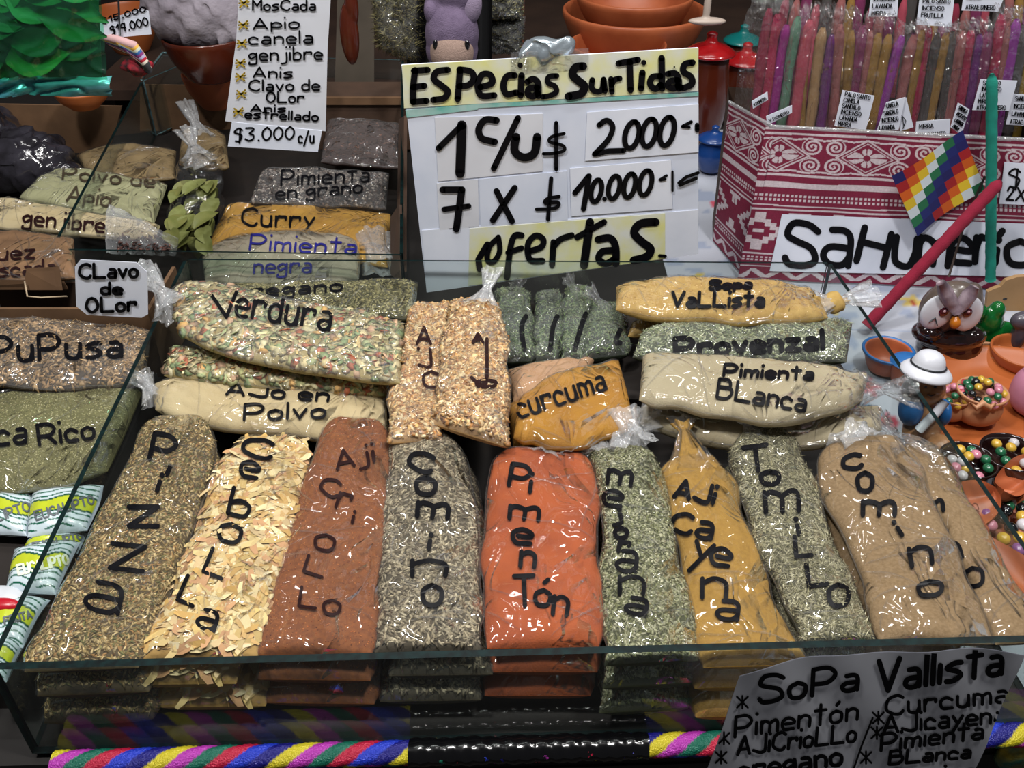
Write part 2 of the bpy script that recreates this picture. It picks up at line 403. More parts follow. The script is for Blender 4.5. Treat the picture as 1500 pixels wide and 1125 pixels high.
def flakes(name, C, N_, T_, parent, spec, seed, m='attr_matte'):
    """pieces lying on the points C with normals N_; T_ a tangent; spec = kind, half sizes, palette, tilt"""
    kind, sz, palette, tilt = spec[:4]
    r = np.random.default_rng(seed); n = len(C); V0, F0 = shape(kind)
    k = r.uniform(0.65, 1.3, (n, 1, 3))*np.array(sz)
    V = V0[None]*k
    ang = r.uniform(0, 2*math.pi, n); B = np.cross(N_, T_)
    X = T_*np.cos(ang)[:, None]+B*np.sin(ang)[:, None]
    X = X+N_*r.normal(0, tilt, n)[:, None]; X /= np.linalg.norm(X, axis=1)[:, None]
    Y = np.cross(N_+r.normal(0, tilt, (n, 3)), X); Y /= np.linalg.norm(Y, axis=1)[:, None]; Z = np.cross(X, Y)
    V = V[:, :, 0:1]*X[:, None]+V[:, :, 1:2]*Y[:, None]+V[:, :, 2:3]*Z[:, None]+C[:, None]
    Fc = (F0[None]+(np.arange(n)*len(V0))[:, None, None]).reshape(-1, F0.shape[1])
    c = palette[r.integers(0, len(palette), n)]*r.uniform(*(spec[5] if len(spec) > 5 else (0.55, 1.3)), (n, 1))
    cols = np.repeat(c, len(V0), 0)
    return mk(name, V.reshape(-1, 3), Fc, m, parent, cols=np.clip(cols, 0, 1), kind='stuff', smooth=(kind == 'ball'))

FILL = {
 'pizza': dict(base='4e4024', pieces=[('seed', (.0036,.0012,.0007), pal('a08a58','8a7342','b5a070','75602f','6c6a3a','94703f','c4ae7c'), .3, 6000)]),
 'onion': dict(base='a88648', pieces=[('strip', (.011,.0030,.0024), pal('d0b87e','c6aa6a','dcca98','bf9a58','d2b888','c09468'), .13, 650, (.8, 1.1)), ('strip', (.007,.0018,.0018), pal('dcc48e','caa465','e8d8ac','d2ae70'), .18, 900, (.75, 1.1))]),
 'criollo': dict(base='82491a', c2='6e3b14', ns=260, pieces=[('seed', (.0007,.0006,.0004), pal('a8581f','6e3412','b87030','8a4418'), .5, 2500)]),
 'cumin': dict(base='4a4232', pieces=[('seed', (.0046,.0013,.0009), pal('a3987e','8f846a','b5aa8e','766a54','9c9074','807560'), .22, 3600)]),
 'paprika': dict(base='a54c12', c2='93400e', ns=35, pieces=[]),
 'marjoram': dict(base='45482c', pieces=[('seed', (.0034,.0013,.0007), pal('8c8e6a','777a50','a4a484','63653e','969774','b2b092'), .35, 5200)]),
 'cayenne': dict(base='a07a2a', c2='957024', ns=300, pieces=[]),
 'thyme': dict(base='4a4834', pieces=[('seed', (.0052,.00075,.0006), pal('a09b7c','8a8562','b6b192','706d4e','918b6e'), .28, 6500)]),
 'ground_cumin': dict(base='8c7350', c2='7b623e', ns=420, pieces=[]),
 'vegetable': dict(base='998a5a', pieces=[('chip', (.0068,.0050,.0008), pal('cfc596','b8b880','90a070','d8c898','b86a48','c4a080','d2a868','a8b080','dcd2a8','86986a','cfc090','c8be94'), .28, 900, (.7, 1.15)), ('strip', (.007,.0014,.002), pal('e0cf9c','d0b880','c4b890'), .2, 200)]),
 'garlic': dict(base='ab8655', pieces=[('chip', (.0042,.0024,.0009), pal('dcbf8a','cda56a','e8d2a4','b98a50','d8b27c','c49862','a8743f'), .4, 2700, (.7, 1.2))]),
 'oregano': dict(base='403e22', pieces=[('seed', (.0034,.0012,.0007), pal('8f8a5c','757244','a8a274','5e5e36','98905f'), .35, 3200)]),
 'garlic_powder': dict(base='bfae86', c2='b5a278', ns=30, pieces=[]),
 'green_herb': dict(base='202a16', pieces=[('seed', (.0040,.0007,.0006), pal('5f7448','48603a','7a8e60','3b4c2c','8c9870'), .5, 1500)]),
 'turmeric': dict(base='a97606', c2='9a6804', ns=30, pieces=[]),
 'tan_powder': dict(base='b08a66', c2='a47e5a', ns=40, pieces=[]),
 'sopa': dict(base='b59654', c2='a58444', ns=90, pieces=[('seed', (.0009,.0007,.0004), pal('d2b070','a87c3a','dcc088'), .5, 900)]),
 'provenzal': dict(base='3a4028', pieces=[('seed', (.0045,.0009,.0006), pal('8a9468','a8ae88','6c7850','c4c8a8','586440','9aa27c'), .45, 3400)]),
 'white_pepper': dict(base='a89d80', c2='9e9274', ns=25, pieces=[]),
 'pupusa': dict(base='3a2c1a', pieces=[('seed', (.0058,.0019,.0011), pal('9a7a52','b08e62','7c6038','a4865c','8a7048','c4a478'), .35, 1900)]),
 'seasoning': dict(base='6f6c42', c2='5e5b34', ns=220, pieces=[('seed', (.0012,.0008,.0005), pal('8c8a5c','a09a6a','646238','b0ab80'), .5, 5200)]),
 'curry': dict(base='b98d32', c2='ae8029', ns=60, pieces=[]),
 'black_pepper_ground': dict(base='9a907c', c2='8f8570', ns=60, pieces=[]),
 'peppercorn': dict(base='2e2824', pieces=[('ball', (.0024,.0024,.0024), pal('6a6058','4a403a','8a8078','352c28','a59c90','5c4a40'), .3, 1500)]),
 'celery': dict(base='a3a27c', c2='9a9a72', ns=40, pieces=[]),
 'brown_powder': dict(base='857048', c2='7a6540', ns=40, pieces=[]),
 'ginger': dict(base='c4b48c', c2='b8a67c', ns=30, pieces=[]),
 'nutmeg': dict(base='8c6844', c2='7c5a3a', ns=40, pieces=[]),
 'bark': dict(base='3a2620', pieces=[('seed', (.006,.002,.0014), pal('4a322a','6a4a3c','2c1c18','5a3c30'), .4, 500)]),
 'clove': dict(base='2c1c1a', pieces=[('seed', (.0045,.0016,.0013), pal('4a2c26','5c3a32','382220','6c4a40'), .5, 420)]),
}
for k, f in FILL.items():
    mat('fill_'+k, f['base'], rough=0.85, c2=f.get('c2', f['base']), nscale=f.get('ns', 90), bump=0.25, bscale=700 if not f['pieces'] else 300)

def edge3(pts, zf, n, up=False):
    """pixels of one edge of a bag -> n points in the stall, heights zf(v)"""
    q = catmull(pts, n=8) if len(pts) > 2 else [np.array(pts[0], float), np.array(pts[1], float)]
    q = np.array(q); d = np.r_[0, np.cumsum(np.linalg.norm(np.diff(q, axis=0), axis=1))]; d /= d[-1]
    v = np.linspace(0, 1, n); v = 0.5*(1-np.cos(math.pi*v))*0.45+v*0.55
    x = np.interp(v, d, q[:, 0]); y = np.interp(v, d, q[:, 1])
    return np.array([P(a, b, zf(c)) for a, b, c in zip(x, y, v)]), v
class Bag: pass
BAGS = {}
def bag(name, label, fill, Lp, Rp, z0, z1, T, seed, group=None, film='film', p=3.0, q=8.0, lump=0.22, seal=0.05, cover=1.0, crease=0.0011, zb=None, cat='spice bag', margin=0.0, ncrease=15):
    nu, nv = 40, 84
    zf = lambda v: z0+(z1-z0)*v
    A, v = edge3(Lp, zf, nv); B, _ = edge3(Rp, zf, nv)
    s = np.sin(np.linspace(-1, 1, nu)*math.pi/2)
    S, Vv = np.meshgrid(s, v)                                   # nv x nu
    w = 2*Vv-1
    dE = B-A; dE /= np.linalg.norm(dE, axis=1)[:, None]+1e-9; lw_ = np.linspace(0, 1, nv)*9
    A = A+dE*((vn(lw_, 0*lw_, seed)-.5)*.006)[:, None]; B = B+dE*((vn(lw_+40, 0*lw_, seed)-.5)*.006)[:, None]
    wid = np.linalg.norm(B-A, axis=1).mean(); leng = np.linalg.norm((A+B)[1:]-(A+B)[:-1], axis=1).sum()/2
    prof = ((1-np.abs(S)**p)*(1-np.abs(w)**q)).clip(0)**0.45
    base = A[:, None]*(1-(S[..., None]+1)/2)+B[:, None]*(S[..., None]+1)/2
    X = S*wid/2; Y = Vv*leng
    r = np.random.default_rng(seed)
    l = vn(X*38+seed, Y*26, seed)-0.5 + 0.5*(vn(X*90, Y*70+seed, seed+1)-0.5)
    H = T*prof*(1+lump*l*2.0)-0.0016*ridge(X*20+seed, Y*13+seed*2, seed+5)*prof
    top = base.copy(); top[..., 2] += H
    bot = base.copy(); bot[..., 2] -= T*0.8*prof
    lo = bot[..., 2].min()
    root = thing(name, label, cat, (base[..., 0].mean(), base[..., 1].mean(), lo), group)
    n = nu*nv; Vx = np.concatenate([top.reshape(-1, 3), bot.reshape(-1, 3)])
    ft = gridf(nu, nv); fb = gridf(nu, nv)[:, ::-1]+n
    if np.cross(top[nv//2, nu//2+1]-top[nv//2, nu//2], top[nv//2+1, nu//2]-top[nv//2, nu//2])[2] < 0: ft, fb = ft[:, ::-1], fb[:, ::-1]
    mk('contents', Vx, np.concatenate([ft, fb]), 'fill_'+fill, root)
    # tangent frame
    du = np.gradient(top, axis=1); dv = np.gradient(top, axis=0)
    Nn = np.cross(du, dv); Nn /= np.linalg.norm(Nn, axis=2)[..., None]+1e-12; Nn *= np.sign(Nn[..., 2:3]+1e-9)
    Tt = dv/(np.linalg.norm(dv, axis=2)[..., None]+1e-12)
    fi = 0
    for spec in FILL[fill]['pieces']:
        cnt = int(spec[4]*cover); fi += 1
        us = r.uniform(-.985, .985, cnt*3) if spec[0] != 'strip' else r.uniform(-.90, .90, cnt*3); vs = r.uniform(.012, .988, cnt*3) if spec[0] != 'strip' else r.uniform(.03, .97, cnt*3)
        us, vs = us[:cnt], vs[:cnt]
        iu = (np.arcsin(us)/(math.pi/2)+1)/2*(nu-1); iv = np.interp(vs, v, np.arange(nv))
        a = np.clip(iu.astype(int), 0, nu-2); b = np.clip(iv.astype(int), 0, nv-2); fa = (iu-a)[:, None]; fb2 = (iv-b)[:, None]
        def bl(Z): return (Z[b, a]*(1-fa)+Z[b, a+1]*fa)*(1-fb2)+(Z[b+1, a]*(1-fa)+Z[b+1, a+1]*fa)*fb2
        C = bl(top); Nq = bl(Nn); Tq = bl(Tt)
        Nq /= np.linalg.norm(Nq, axis=1)[:, None]+1e-9; Tq /= np.linalg.norm(Tq, axis=1)[:, None]+1e-9
        C = C-Nq*spec[1][2]*0.2
        flakes('spice_pieces', C, Nq, Tq, root, spec, seed*7+fi)
    # the plastic film
    hasp = max([s_[1][2] for s_ in FILL[fill]['pieces']] or [0])
    nuf, nvf = 72, 150
    tv = np.linspace(0, nv-1, nvf); tu = np.linspace(0, nu-1, nuf)
    a = np.clip(tu.astype(int), 0, nu-2); b = np.clip(tv.astype(int), 0, nv-2); fa = (tu-a)[None, :, None]; fb2 = (tv-b)[:, None, None]
    T00 = top[b][:, a]; T01 = top[b][:, a+1]; T10 = top[b+1][:, a]; T11 = top[b+1][:, a+1]
    ftop = (T00*(1-fa)+T01*fa)*(1-fb2)+(T10*(1-fa)+T11*fa)*fb2
    ctr = ftop.mean(axis=1, keepdims=True)
    ftop = ctr+(ftop-ctr)*(1+seal*0.5)
    Xg = np.linspace(-.5, .5, nuf)[None]*wid+0*tv[:, None]; Yg = np.linspace(0, 1, nvf)[:, None]*leng+0*tu[None]
    sg = np.linspace(-1, 1, nuf)[None]; wg = np.linspace(-1, 1, nvf)[:, None]
    inn = (1-np.abs(sg)**6)*(1-np.abs(wg)**14)
    cr = ridge(Xg*26+seed*3, Yg*17+seed, seed+11)
    ftop[..., 2] += 0.0007+hasp*0.75+crease*cr*inn
    ff = gridf(nuf, nvf)
    e1 = ftop[1, 1]-ftop[0, 0]; up_ = np.cross(ftop[nvf//2, nuf//2+1]-ftop[nvf//2, nuf//2], ftop[nvf//2+1, nuf//2]-ftop[nvf//2, nuf//2])[2]
    if up_ < 0: ff = ff[:, ::-1]
    fo = mk('plastic_film', ftop.reshape(-1, 3), ff, film, root)
    V = []; Fq = []
    def strip(us_, vs_, wd, hg):
        iu = np.clip((us_+1)/2*(nuf-1), 0, nuf-1.001); iv = np.clip(vs_*(nvf-1), 0, nvf-1.001); a_ = iu.astype(int); b_ = iv.astype(int); fa_ = (iu-a_)[:, None]; fb_ = (iv-b_)[:, None]
        Cc = (ftop[b_, a_]*(1-fa_)+ftop[b_, a_+1]*fa_)*(1-fb_)+(ftop[b_+1, a_]*(1-fa_)+ftop[b_+1, a_+1]*fa_)*fb_
        n_ = len(Cc); d_ = np.gradient(Cc, axis=0); s_ = np.stack([-d_[:, 1], d_[:, 0], 0*d_[:, 0]], 1); s_ /= np.linalg.norm(s_, axis=1)[:, None]+1e-9
        tp = (np.sin(np.linspace(0, math.pi, n_))**.6)[:, None]; b0 = len(V)
        for i in range(n_):
            V.extend([tuple(Cc[i]+s_[i]*wd*tp[i]+(0, 0, .0002)), tuple(Cc[i]+(0, 0, .0003+hg*float(tp[i, 0]))), tuple(Cc[i]-s_[i]*wd*tp[i]+(0, 0, .0002))])
            if i: o_ = b0+3*i; Fq.extend([(o_-3, o_-2, o_+1, o_), (o_-2, o_-1, o_+2, o_+1)])
    for i in range(int(ncrease*max(.5, leng*wid/.018))):
        u0 = r.uniform(-.85, .85); v0 = r.uniform(.04, .96); an = r.choice([r.normal(.5, .35), r.normal(-.6, .35), r.uniform(0, 3.1)]); ln = r.uniform(.006, .026)*r.choice([1, 1, 1.8]); n_ = 9
        t_ = np.linspace(-1, 1, n_); bend = r.uniform(-.25, .25)
        uu = u0+(np.cos(an)*t_+bend*t_*t_*np.sin(an))*ln/wid*2; vv = v0+(np.sin(an)*t_-bend*t_*t_*np.cos(an))*ln/leng
        ok = (np.abs(uu) < .95) & (vv > .01) & (vv < .99)
        if ok.sum() >= 4: strip(uu[ok], vv[ok], r.uniform(.0004, .0011), r.uniform(.0006, .0014))
    for sd in (-.94, .94):
        vv = np.linspace(.06, .95, 40); strip(sd+.015*np.sin(vv*23+seed), vv, .0007, .0009)
    mk('film_creases', V, Fq, 'film_crease', root, smooth=False)
    g = Bag(); g.root = root; g.film = fo; g.top = top; g.A = A; g.B = B; g.T = T
    g.hit = on_mesh([fo])
    BAGS[label] = g
    return g
def knot(parent, a, b, r0, rn=0.004, rf=0.014, m='film_knot', seed=0, neck=0.5, name='tied_end', flat=0.6, label=None):
    """a gathered and tied bag mouth from a to b"""
    a = Vector(a); b = Vector(b); n, k = 36, 26; d = (b-a).normalized()
    u = d.cross(Vector((0, 0, 1))).normalized(); w = d.cross(u)
    rnd = np.random.default_rng(seed); ph = rnd.uniform(0, 6.28, 5); V = []
    for i in range(k):
        t = i/(k-1)
        r = (r0+(rn-r0)*min(t/neck, 1)**0.7) if t < neck else rn+(rf-rn)*((t-neck)/(1-neck))**0.8
        c = a+(b-a)*t
        for j in range(n):
            th = 2*math.pi*j/n
            ru = 1+0.16*math.sin(7*th+ph[0]+2*t)+0.14*math.sin(11*th+ph[1])+0.22*t*math.sin(5*th+ph[2]+3*t)
            V.append(tuple(c+(u*math.cos(th)+w*math.sin(th)*flat)*r*ru+d*(0.22*r*math.sin(4*th+ph[3]) if t > .9 else 0)))
    return mk(name, V, gridf(n, k, True), m, parent, label=label)
def under(root, dz, dx, dy, label, keep=('contents', 'spice_pieces', 'plastic_film', 'film_creases')):
    """the same kind of bag lying lower in the pile"""
    r = root.copy(); COL.objects.link(r); r.location = Vector(root.location)+Vector((dx, dy, dz)); r['label'] = label; r.scale = (1, 1, 1.3)
    for c in list(root.children):
        if c.name.split('.')[0] in keep:
            d = c.copy(); COL.objects.link(d); d.parent = r
    return r
def label_on(g, fn, w=7, m='marker', off=0.0006):
    p = Pen(g.hit, w, off); fn(p); return p.done(g.root, m)

# ------------------------------------------------------------------ the stall: floor, wall, counter
box('floor', (-3, -1.0, -0.92), (3, 3.2, -0.90), mat('floor_dark', '2a2623', rough=0.8), kind='structure')
box('wall_back', (-3, 2.9, -0.9), (3, 2.95, 2.2), mat('wall_dark', '201a17', rough=0.9, c2='2a211b', nscale=3), kind='structure')
ct = thing('stall_counter', 'black stall counter under the glass trays with a striped braid along its front edge', 'counter', (0, 0.9, -0.9))
def yb(x): return 0.381+0.0326*x
slab('counter_top', [(-1.1, yb(-1.1)+.004, -.026), (1.7, yb(1.7)+.004, -.026), (1.7, 2.3, -.026), (-1.1, 2.3, -.026)], (0, 0, .02), mat('counter_black', '15110f', rough=0.7), ct)
slab('front_panel', [(-1.1, yb(-1.1)+.002, -.9), (1.7, yb(1.7)+.002, -.9), (1.7, yb(1.7)+.02, -.9), (-1.1, yb(-1.1)+.02, -.9)], (0, 0, .874), 'black_board', ct)
# satin braid round the counter edge
def braid(name, x0, x1, y, z, r, parent, label=None, sl=0.0):
    nx = int((x1-x0)/0.0012); n = 26; pa = pal('e0d02c', 'c43cbc', '12705a', 'c81e44', '2440d0', '1a1a84')
    X = np.linspace(x0, x1, nx); th = np.linspace(0, 2*math.pi, n, endpoint=False)
    XX, TH = np.meshgrid(X, th, indexing='ij')
    ph = XX/0.0145-TH/(2*math.pi)*4
    f = ph-np.floor(ph); R = r*(1+0.16*np.sqrt(np.abs(np.sin(math.pi*f)))+0.05*np.sin(ph*2*math.pi*9))
    V = np.stack([XX, y+sl*XX-R*np.cos(TH), z+R*np.sin(TH)*0.9], 2).reshape(-1, 3)
    c = pa[np.floor(ph).astype(int) % 6].reshape(-1, 3)
    return mk(name, V, gridf(n, nx, True), 'satin', parent, cols=c, label=label)
mat('satin', attr=True, rough=0.3, metal=0.15, bump=0.7, bscale=900, spec=0.8)
SL = 0.0326; YB = 0.3815
braid('braid', -0.322, 0.62, YB, 0.001, 0.0078, ct, label='twisted satin braid striped yellow, magenta, green, red and blue', sl=SL)
tp = []
V = []; nx, n = 60, 20
for i in range(nx):
    x = -0.073+i*(0.170/(nx-1))
    for j in range(n):
        a = math.pi*(-0.25+1.5*j/(n-1)); r = 0.0113+0.0007*math.sin(i*1.7+j*0.9)+0.0005*math.sin(i*.53)
        V.append((x, YB+SL*x-r*math.cos(a)*.85, 0.001+r*math.sin(a)*.85))
mk('black_tape_wrap', V, gridf(n, nx), 'black_tape', ct, label='shiny black tape wound over the braid')

# ------------------------------------------------------------------ glass trays
ZR = 0.095
def pane(name, a, b, zb, zt, parent, th=0.004, edge='glass_edge', faces='glass_face'):
    a = Vector(a); b = Vector(b); d = (b-a).normalized(); n = Vector((d.y, -d.x, 0))*th/2
    a0 = Vector((a.x, a.y, 0)); b0 = Vector((b.x, b.y, 0)); p = []
    for z0, z1 in ((zb, zb), (zt, zt)):
        for q, s in ((a0, 1), (b0, 1), (b0, -1), (a0, -1)):
            zz = (zb if z0 == zb else (a.z if q is a0 else b.z))
            p.append(tuple(q+n*s+Vector((0, 0, zz))))
    Fc = [(0,3,2,1),(4,5,6,7),(0,1,5,4),(1,2,6,5),(2,3,7,6),(3,0,4,7)]
    o = mk(name, p, Fc, [faces, edge], parent, smooth=False)
    for i in (0, 1, 3, 5): o.data.polygons[i].material_index = 1
    return o
FL = P(-15, 976, ZR); FR = P(1591, 933, ZR); BR = P(1215, 385, ZR); BL = P(272, 380, ZR)
def ins(a, b, e=0.0022):      # pull both ends in a little so that panes butt instead of crossing
    d = (b-a).normalized()*e; return a+d, b-d
tray = thing('glass_tray', 'open front glass tray filled with labelled bags of spices', 'display tray', ((FL.x+FR.x)/2, (FL.y+BL.y)/2, 0))
pane('glass_pane', FL, FR, 0.0, ZR, tray, th=0.0055)
pane('glass_pane', *ins(BL, BR), 0.0, ZR, tray, th=0.003)
pane('glass_pane', *ins(FL, BL, .003), 0.0, ZR, tray)
pane('glass_pane', *ins(FR, BR, .003), 0.0, ZR, tray)
slab('tray_base', [P_.xy.to_3d()+Vector((0, 0, -0.0045)) for P_ in (FL, FR, BR, BL)], (0, 0, 0.004), mat('tray_black', '14100e', rough=0.6, c2='1c1612', nscale=20), tray)
rz = .040
slab('riser', [P(300,585,rz).xy.to_3d(), P(1262,585,rz).xy.to_3d(), P(1178,440,rz).xy.to_3d(), P(340,440,rz).xy.to_3d()], (0, 0, rz), mat('riser_card', '1c1511', rough=.85), tray, label='dark raised step lifting the rear bags')
ld = thing('display_box', 'low dark box carrying the bags and sachets left of the glass tray', 'box', (-.5, .6, -.006))
def lx(Y): return FL.x+(BL.x-FL.x)*(Y-FL.y)/(BL.y-FL.y)-.008
slab('box_body', [(-.72, .42, -.006), (lx(.42), .42, -.006), (lx(.79), .79, -.006), (-.72, .79, -.006)], (0, 0, .046), 'riser_card', ld)
B_FL = P(76, 365, ZR); B_FR = P(588, 373, ZR); B_BL = P(208, 119, ZR); B_BR = P(590, 88, ZR); B_C = P(238, 80, ZR); B_D = P(300, 80, ZR)
tr2 = thing('glass_tray', 'rear left glass tray holding curry, pepper and laurel bags', 'display tray', ((B_FL.x+B_FR.x)/2, (B_FL.y+B_BL.y)/2, 0))
pane('glass_pane', B_FL, B_FR, 0.0, ZR, tr2, th=0.003)
pane('glass_pane', *ins(B_FL, B_BL, .003), 0.0, ZR, tr2, edge='glass_edge')
pane('glass_pane', *ins(B_BL, B_D, .003), 0.0, ZR, tr2, edge='glass_edge_lit')
pane('glass_pane', *ins(B_D, B_BR, .003), 0.0, ZR, tr2, th=0.003, edge='glass_edge_lit')
pane('glass_pane', *ins(B_FR, B_BR, .003), 0.0, ZR, tr2)
slab('corner_plate', [tuple(B_BL+Vector((0,0,.001))), tuple(B_C+Vector((0,0,.001))), tuple(B_D+Vector((0,0,.001)))], (0, 0, 0.003), 'glass_face', tr2, label='triangular glass plate over the far corner')
tube('plate_rim', [B_BL+Vector((0,0,.003)), B_C+Vector((0,0,.003)), B_D+Vector((0,0,.003))], 0.0022, 'glass_edge_lit', tr2, n=6)
slab('tray_base', [P_.xy.to_3d()+Vector((0, 0, -0.0045)) for P_ in (B_FL, B_FR, B_BR, B_BL)], (0, 0, 0.004), 'tray_black', tr2)
# ------------------------------------------------------------------ front row of the glass tray, left to right
FG = 'bags in the front row of the glass tray'
ZM, TM = 0.077, 0.0135
def front(name, label, fill, L, R, seed, z0=ZM, z1=ZM, T=TM, **k):
    return bag(name, label, fill, L, R, z0, z1, T, seed, group=FG, **k)
g = pz = front('spice_bag', 'clear bag of olive pizza herbs marked Pizza, first bag of the front row', 'pizza',
    [(232,612),(205,645),(165,720),(110,830),(62,925),(32,985)], [(300,612),(318,655),(305,720),(275,805),(240,890),(208,978)], 1)
label_on(g, lambda p: [p.ch('P',240,657,34,38,12), p.ch('i',247,690,2,12,25,7), p.ch('i',234,708,4,24,18), p.ch('Z',210,757,42,28,0), p.ch('Z',187,817,48,36,6),
    p.ch('a',152,875,50,40,12)], 8)
g = on = front('spice_bag', 'clear bag of pale dried onion strips marked Cebolla', 'onion',
    [(350,645),(322,690),(292,770),(258,860),(228,930),(214,968)], [(438,640),(454,680),(442,760),(417,850),(388,930),(376,966)], 2)
label_on(g, lambda p: [p.ch('C',378,657,42,26,10), p.ch('e',366,688,24,22,10), p.ch('b',352,737,28,38,14), p.ch('o',337,781,30,26,8), p.ch('L',318,826,28,36,22),
    p.ch('L',279,866,24,38,24), p.ch('a',304,908,27,26,16)], 7)
g = cr = front('spice_bag', 'bag of rust-brown chili powder marked Aji Criollo', 'criollo',
    [(487,615),(464,652),(432,740),(404,840),(384,920),(378,960)], [(553,617),(571,655),(570,740),(561,840),(553,920),(549,962)], 3, crease=.0014)
label_on(g, lambda p: [p.text('Aji',494,688,548,676,30), p.ch('C',484,714,26,24,20), p.ch('r',504,735,18,22,16), p.ch('i',518,758,2,16,14), p.ch('o',476,795,26,22,10),
    p.ch('L',462,830,28,24,18), p.ch('L',452,876,24,28,8), p.ch('o',486,890,22,20,6)], 5.5, 'brown_marker')
g = cm = front('spice_bag', 'clear bag of grey-beige cumin seeds marked Comino, left of the orange bag', 'cumin',
    [(585,640),(567,680),(560,760),(554,850),(549,920),(553,957)], [(648,636),(677,665),(694,740),(702,850),(706,930),(704,955)], 4)
label_on(g, lambda p: [p.ch('C',617,677,34,26,14), p.ch('o',624,712,26,24,6), p.ch('m',634,748,44,20,4), p.ch('i',630,794,2,20,10), p.ch('n',628,833,48,22,0), p.ch('o',633,872,26,28,0)], 8)
g = pm = front('spice_bag', 'bag of bright orange-red paprika marked Pimentón in the middle of the front row', 'paprika',
    [(745,660),(716,692),(708,770),(706,850),(706,920),(709,950)], [(845,660),(871,700),(876,770),(880,850),(884,920),(881,950)], 5, crease=.0014, q=7)
label_on(g, lambda p: [p.ch('P',762,698,28,32,10), p.ch('i',778,708,2,26,8), p.ch('m',768,752,42,18,4), p.ch('e',765,786,26,20,4), p.ch('n',773,820,20,22,4),
    p.ch('T',768,866,28,44,-2), p.ch('ó',796,868,20,38,6), p.ch('n',821,888,20,26,6)], 7.5)
knot(g.root, P(795,672,.083), P(812,640,.088), .020, .005, .012, seed=3)
knot(g.root, P(840,668,.083), P(822,610,.094), .016, .004, .012, seed=5)
g = mj = front('spice_bag', 'clear bag of grey-green dried herb marked Mejorana, right of the orange bag', 'marjoram',
    [(856,660),(866,690),(879,770),(882,850),(886,920),(888,975)], [(945,655),(968,692),(984,770),(1000,850),(1018,920),(1025,968)], 6)
label_on(g, lambda p: [p.ch('m',908,700,34,20,6), p.ch('e',898,730,24,22,6), p.ch('j',903,758,12,22,-10), p.ch('o',910,781,16,14,0), p.ch('r',914,802,14,14,10), p.ch('a',918,822,28,28,6),
    p.ch('n',925,858,34,26,0), p.ch('a',932,888,30,22,10)], 7)
knot(g.root, P(880,668,.082), P(872,625,.09), .018, .006, .014, seed=7)
g = cy = front('spice_bag', 'bag of mustard-yellow powder marked Aji Cayena', 'cayenne',
    [(985,672),(968,702),(985,780),(1004,860),(1016,930),(1034,978)], [(1042,668),(1072,705),(1100,790),(1131,870),(1164,940),(1186,974)], 7, crease=.0012)
label_on(g, lambda p: [p.text('AJi',988,728,1044,738,30), p.ch('C',1000,767,28,28,8), p.ch('a',1032,777,22,22,8), p.ch('y',1028,818,26,44,14), p.ch('e',1056,816,26,24,10),
    p.ch('n',1046,862,34,28,0), p.ch('a',1066,894,30,26,6)], 7.5)
knot(g.root, P(1018,705,.070), P(1000,618,.092), .026, .0035, .008, m='fill_cayenne', seed=9, neck=.85, flat=.4)
knot(g.root, P(1016,695,.080), P(999,612,.095), .026, .004, .010, m='film', seed=19, neck=.8, flat=.4)
g = tm = front('spice_bag', 'clear bag of grey-green thyme needles marked Tomillo', 'thyme',
    [(1095,628),(1070,662),(1079,720),(1106,800),(1133,855),(1172,945)], [(1145,626),(1178,672),(1200,740),(1222,810),(1256,880),(1286,944)], 8)
label_on(g, lambda p: [p.ch('T',1108,672,34,36,-8), p.ch('o',1128,700,24,18,0), p.ch('m',1145,735,48,30,-4), p.ch('i',1168,772,2,22,-12), p.ch('L',1176,800,22,30,-6), p.ch('L',1196,842,26,32,-8),
    p.ch('o',1228,872,26,30,-6)], 8)
knot(g.root, P(1108,640,.082), P(1082,600,.098), .018, .004, .010, seed=11)
g = c1 = front('spice_bag', 'bag of brown ground cumin marked Comino, first of the two at the right end', 'ground_cumin',
    [(1222,645),(1198,682),(1206,735),(1236,800),(1262,860),(1288,942)], [(1315,640),(1343,682),(1369,740),(1400,812),(1430,880),(1453,944)], 9, crease=.0012)
label_on(g, lambda p: [p.ch('C',1248,677,26,20,-10), p.ch('o',1267,706,20,26,0), p.ch('m',1287,745,46,20,0), p.ch('i',1315,775,2,22,-32), p.ch('n',1348,815,30,26,-10), p.ch('o',1362,862,32,20,-6)], 8)
knot(g.root, P(1262,655,.082), P(1240,632,.086), .026, .016, .020, seed=13, neck=.6)
g = c2 = front('spice_bag', 'bag of brown ground cumin half covered by the first, rightmost in the front row', 'ground_cumin',
    [(1300,655),(1345,722),(1385,790),(1415,860),(1452,945)], [(1362,650),(1412,722),(1452,800),(1492,870),(1532,940)], 10, z0=.066, z1=.068, T=.012, crease=.0014)
label_on(g, lambda p: [p.ch('i',1343,710,2,10,-30), p.ch('m',1370,742,22,16,-10), p.ch('n',1395,808,22,26,-20), p.ch('o',1427,845,24,26,-10)], 7)
# the piles under them, seen through the front pane
for bgn, nm in ((pz,'pizza herb'),(on,'onion'),(cr,'rust-brown chili'),(cm,'cumin seed'),(pm,'paprika'),(mj,'marjoram'),(cy,'mustard-yellow chili'),(tm,'thyme'),(c1,'ground cumin')):
    r_ = random.Random(nm)
    under(bgn.root, -.029, (-.017 if nm in ('onion',) else .010 if nm == 'cumin seed' else 0)+r_.uniform(-.003, .003), r_.uniform(-.002, .002), f'second {nm} bag down, directly under the top one of its pile')
    under(bgn.root, -.057, r_.uniform(-.004, .004), r_.uniform(-.003, .001), f'lowest {nm} bag of its pile, at the bottom behind the front pane')

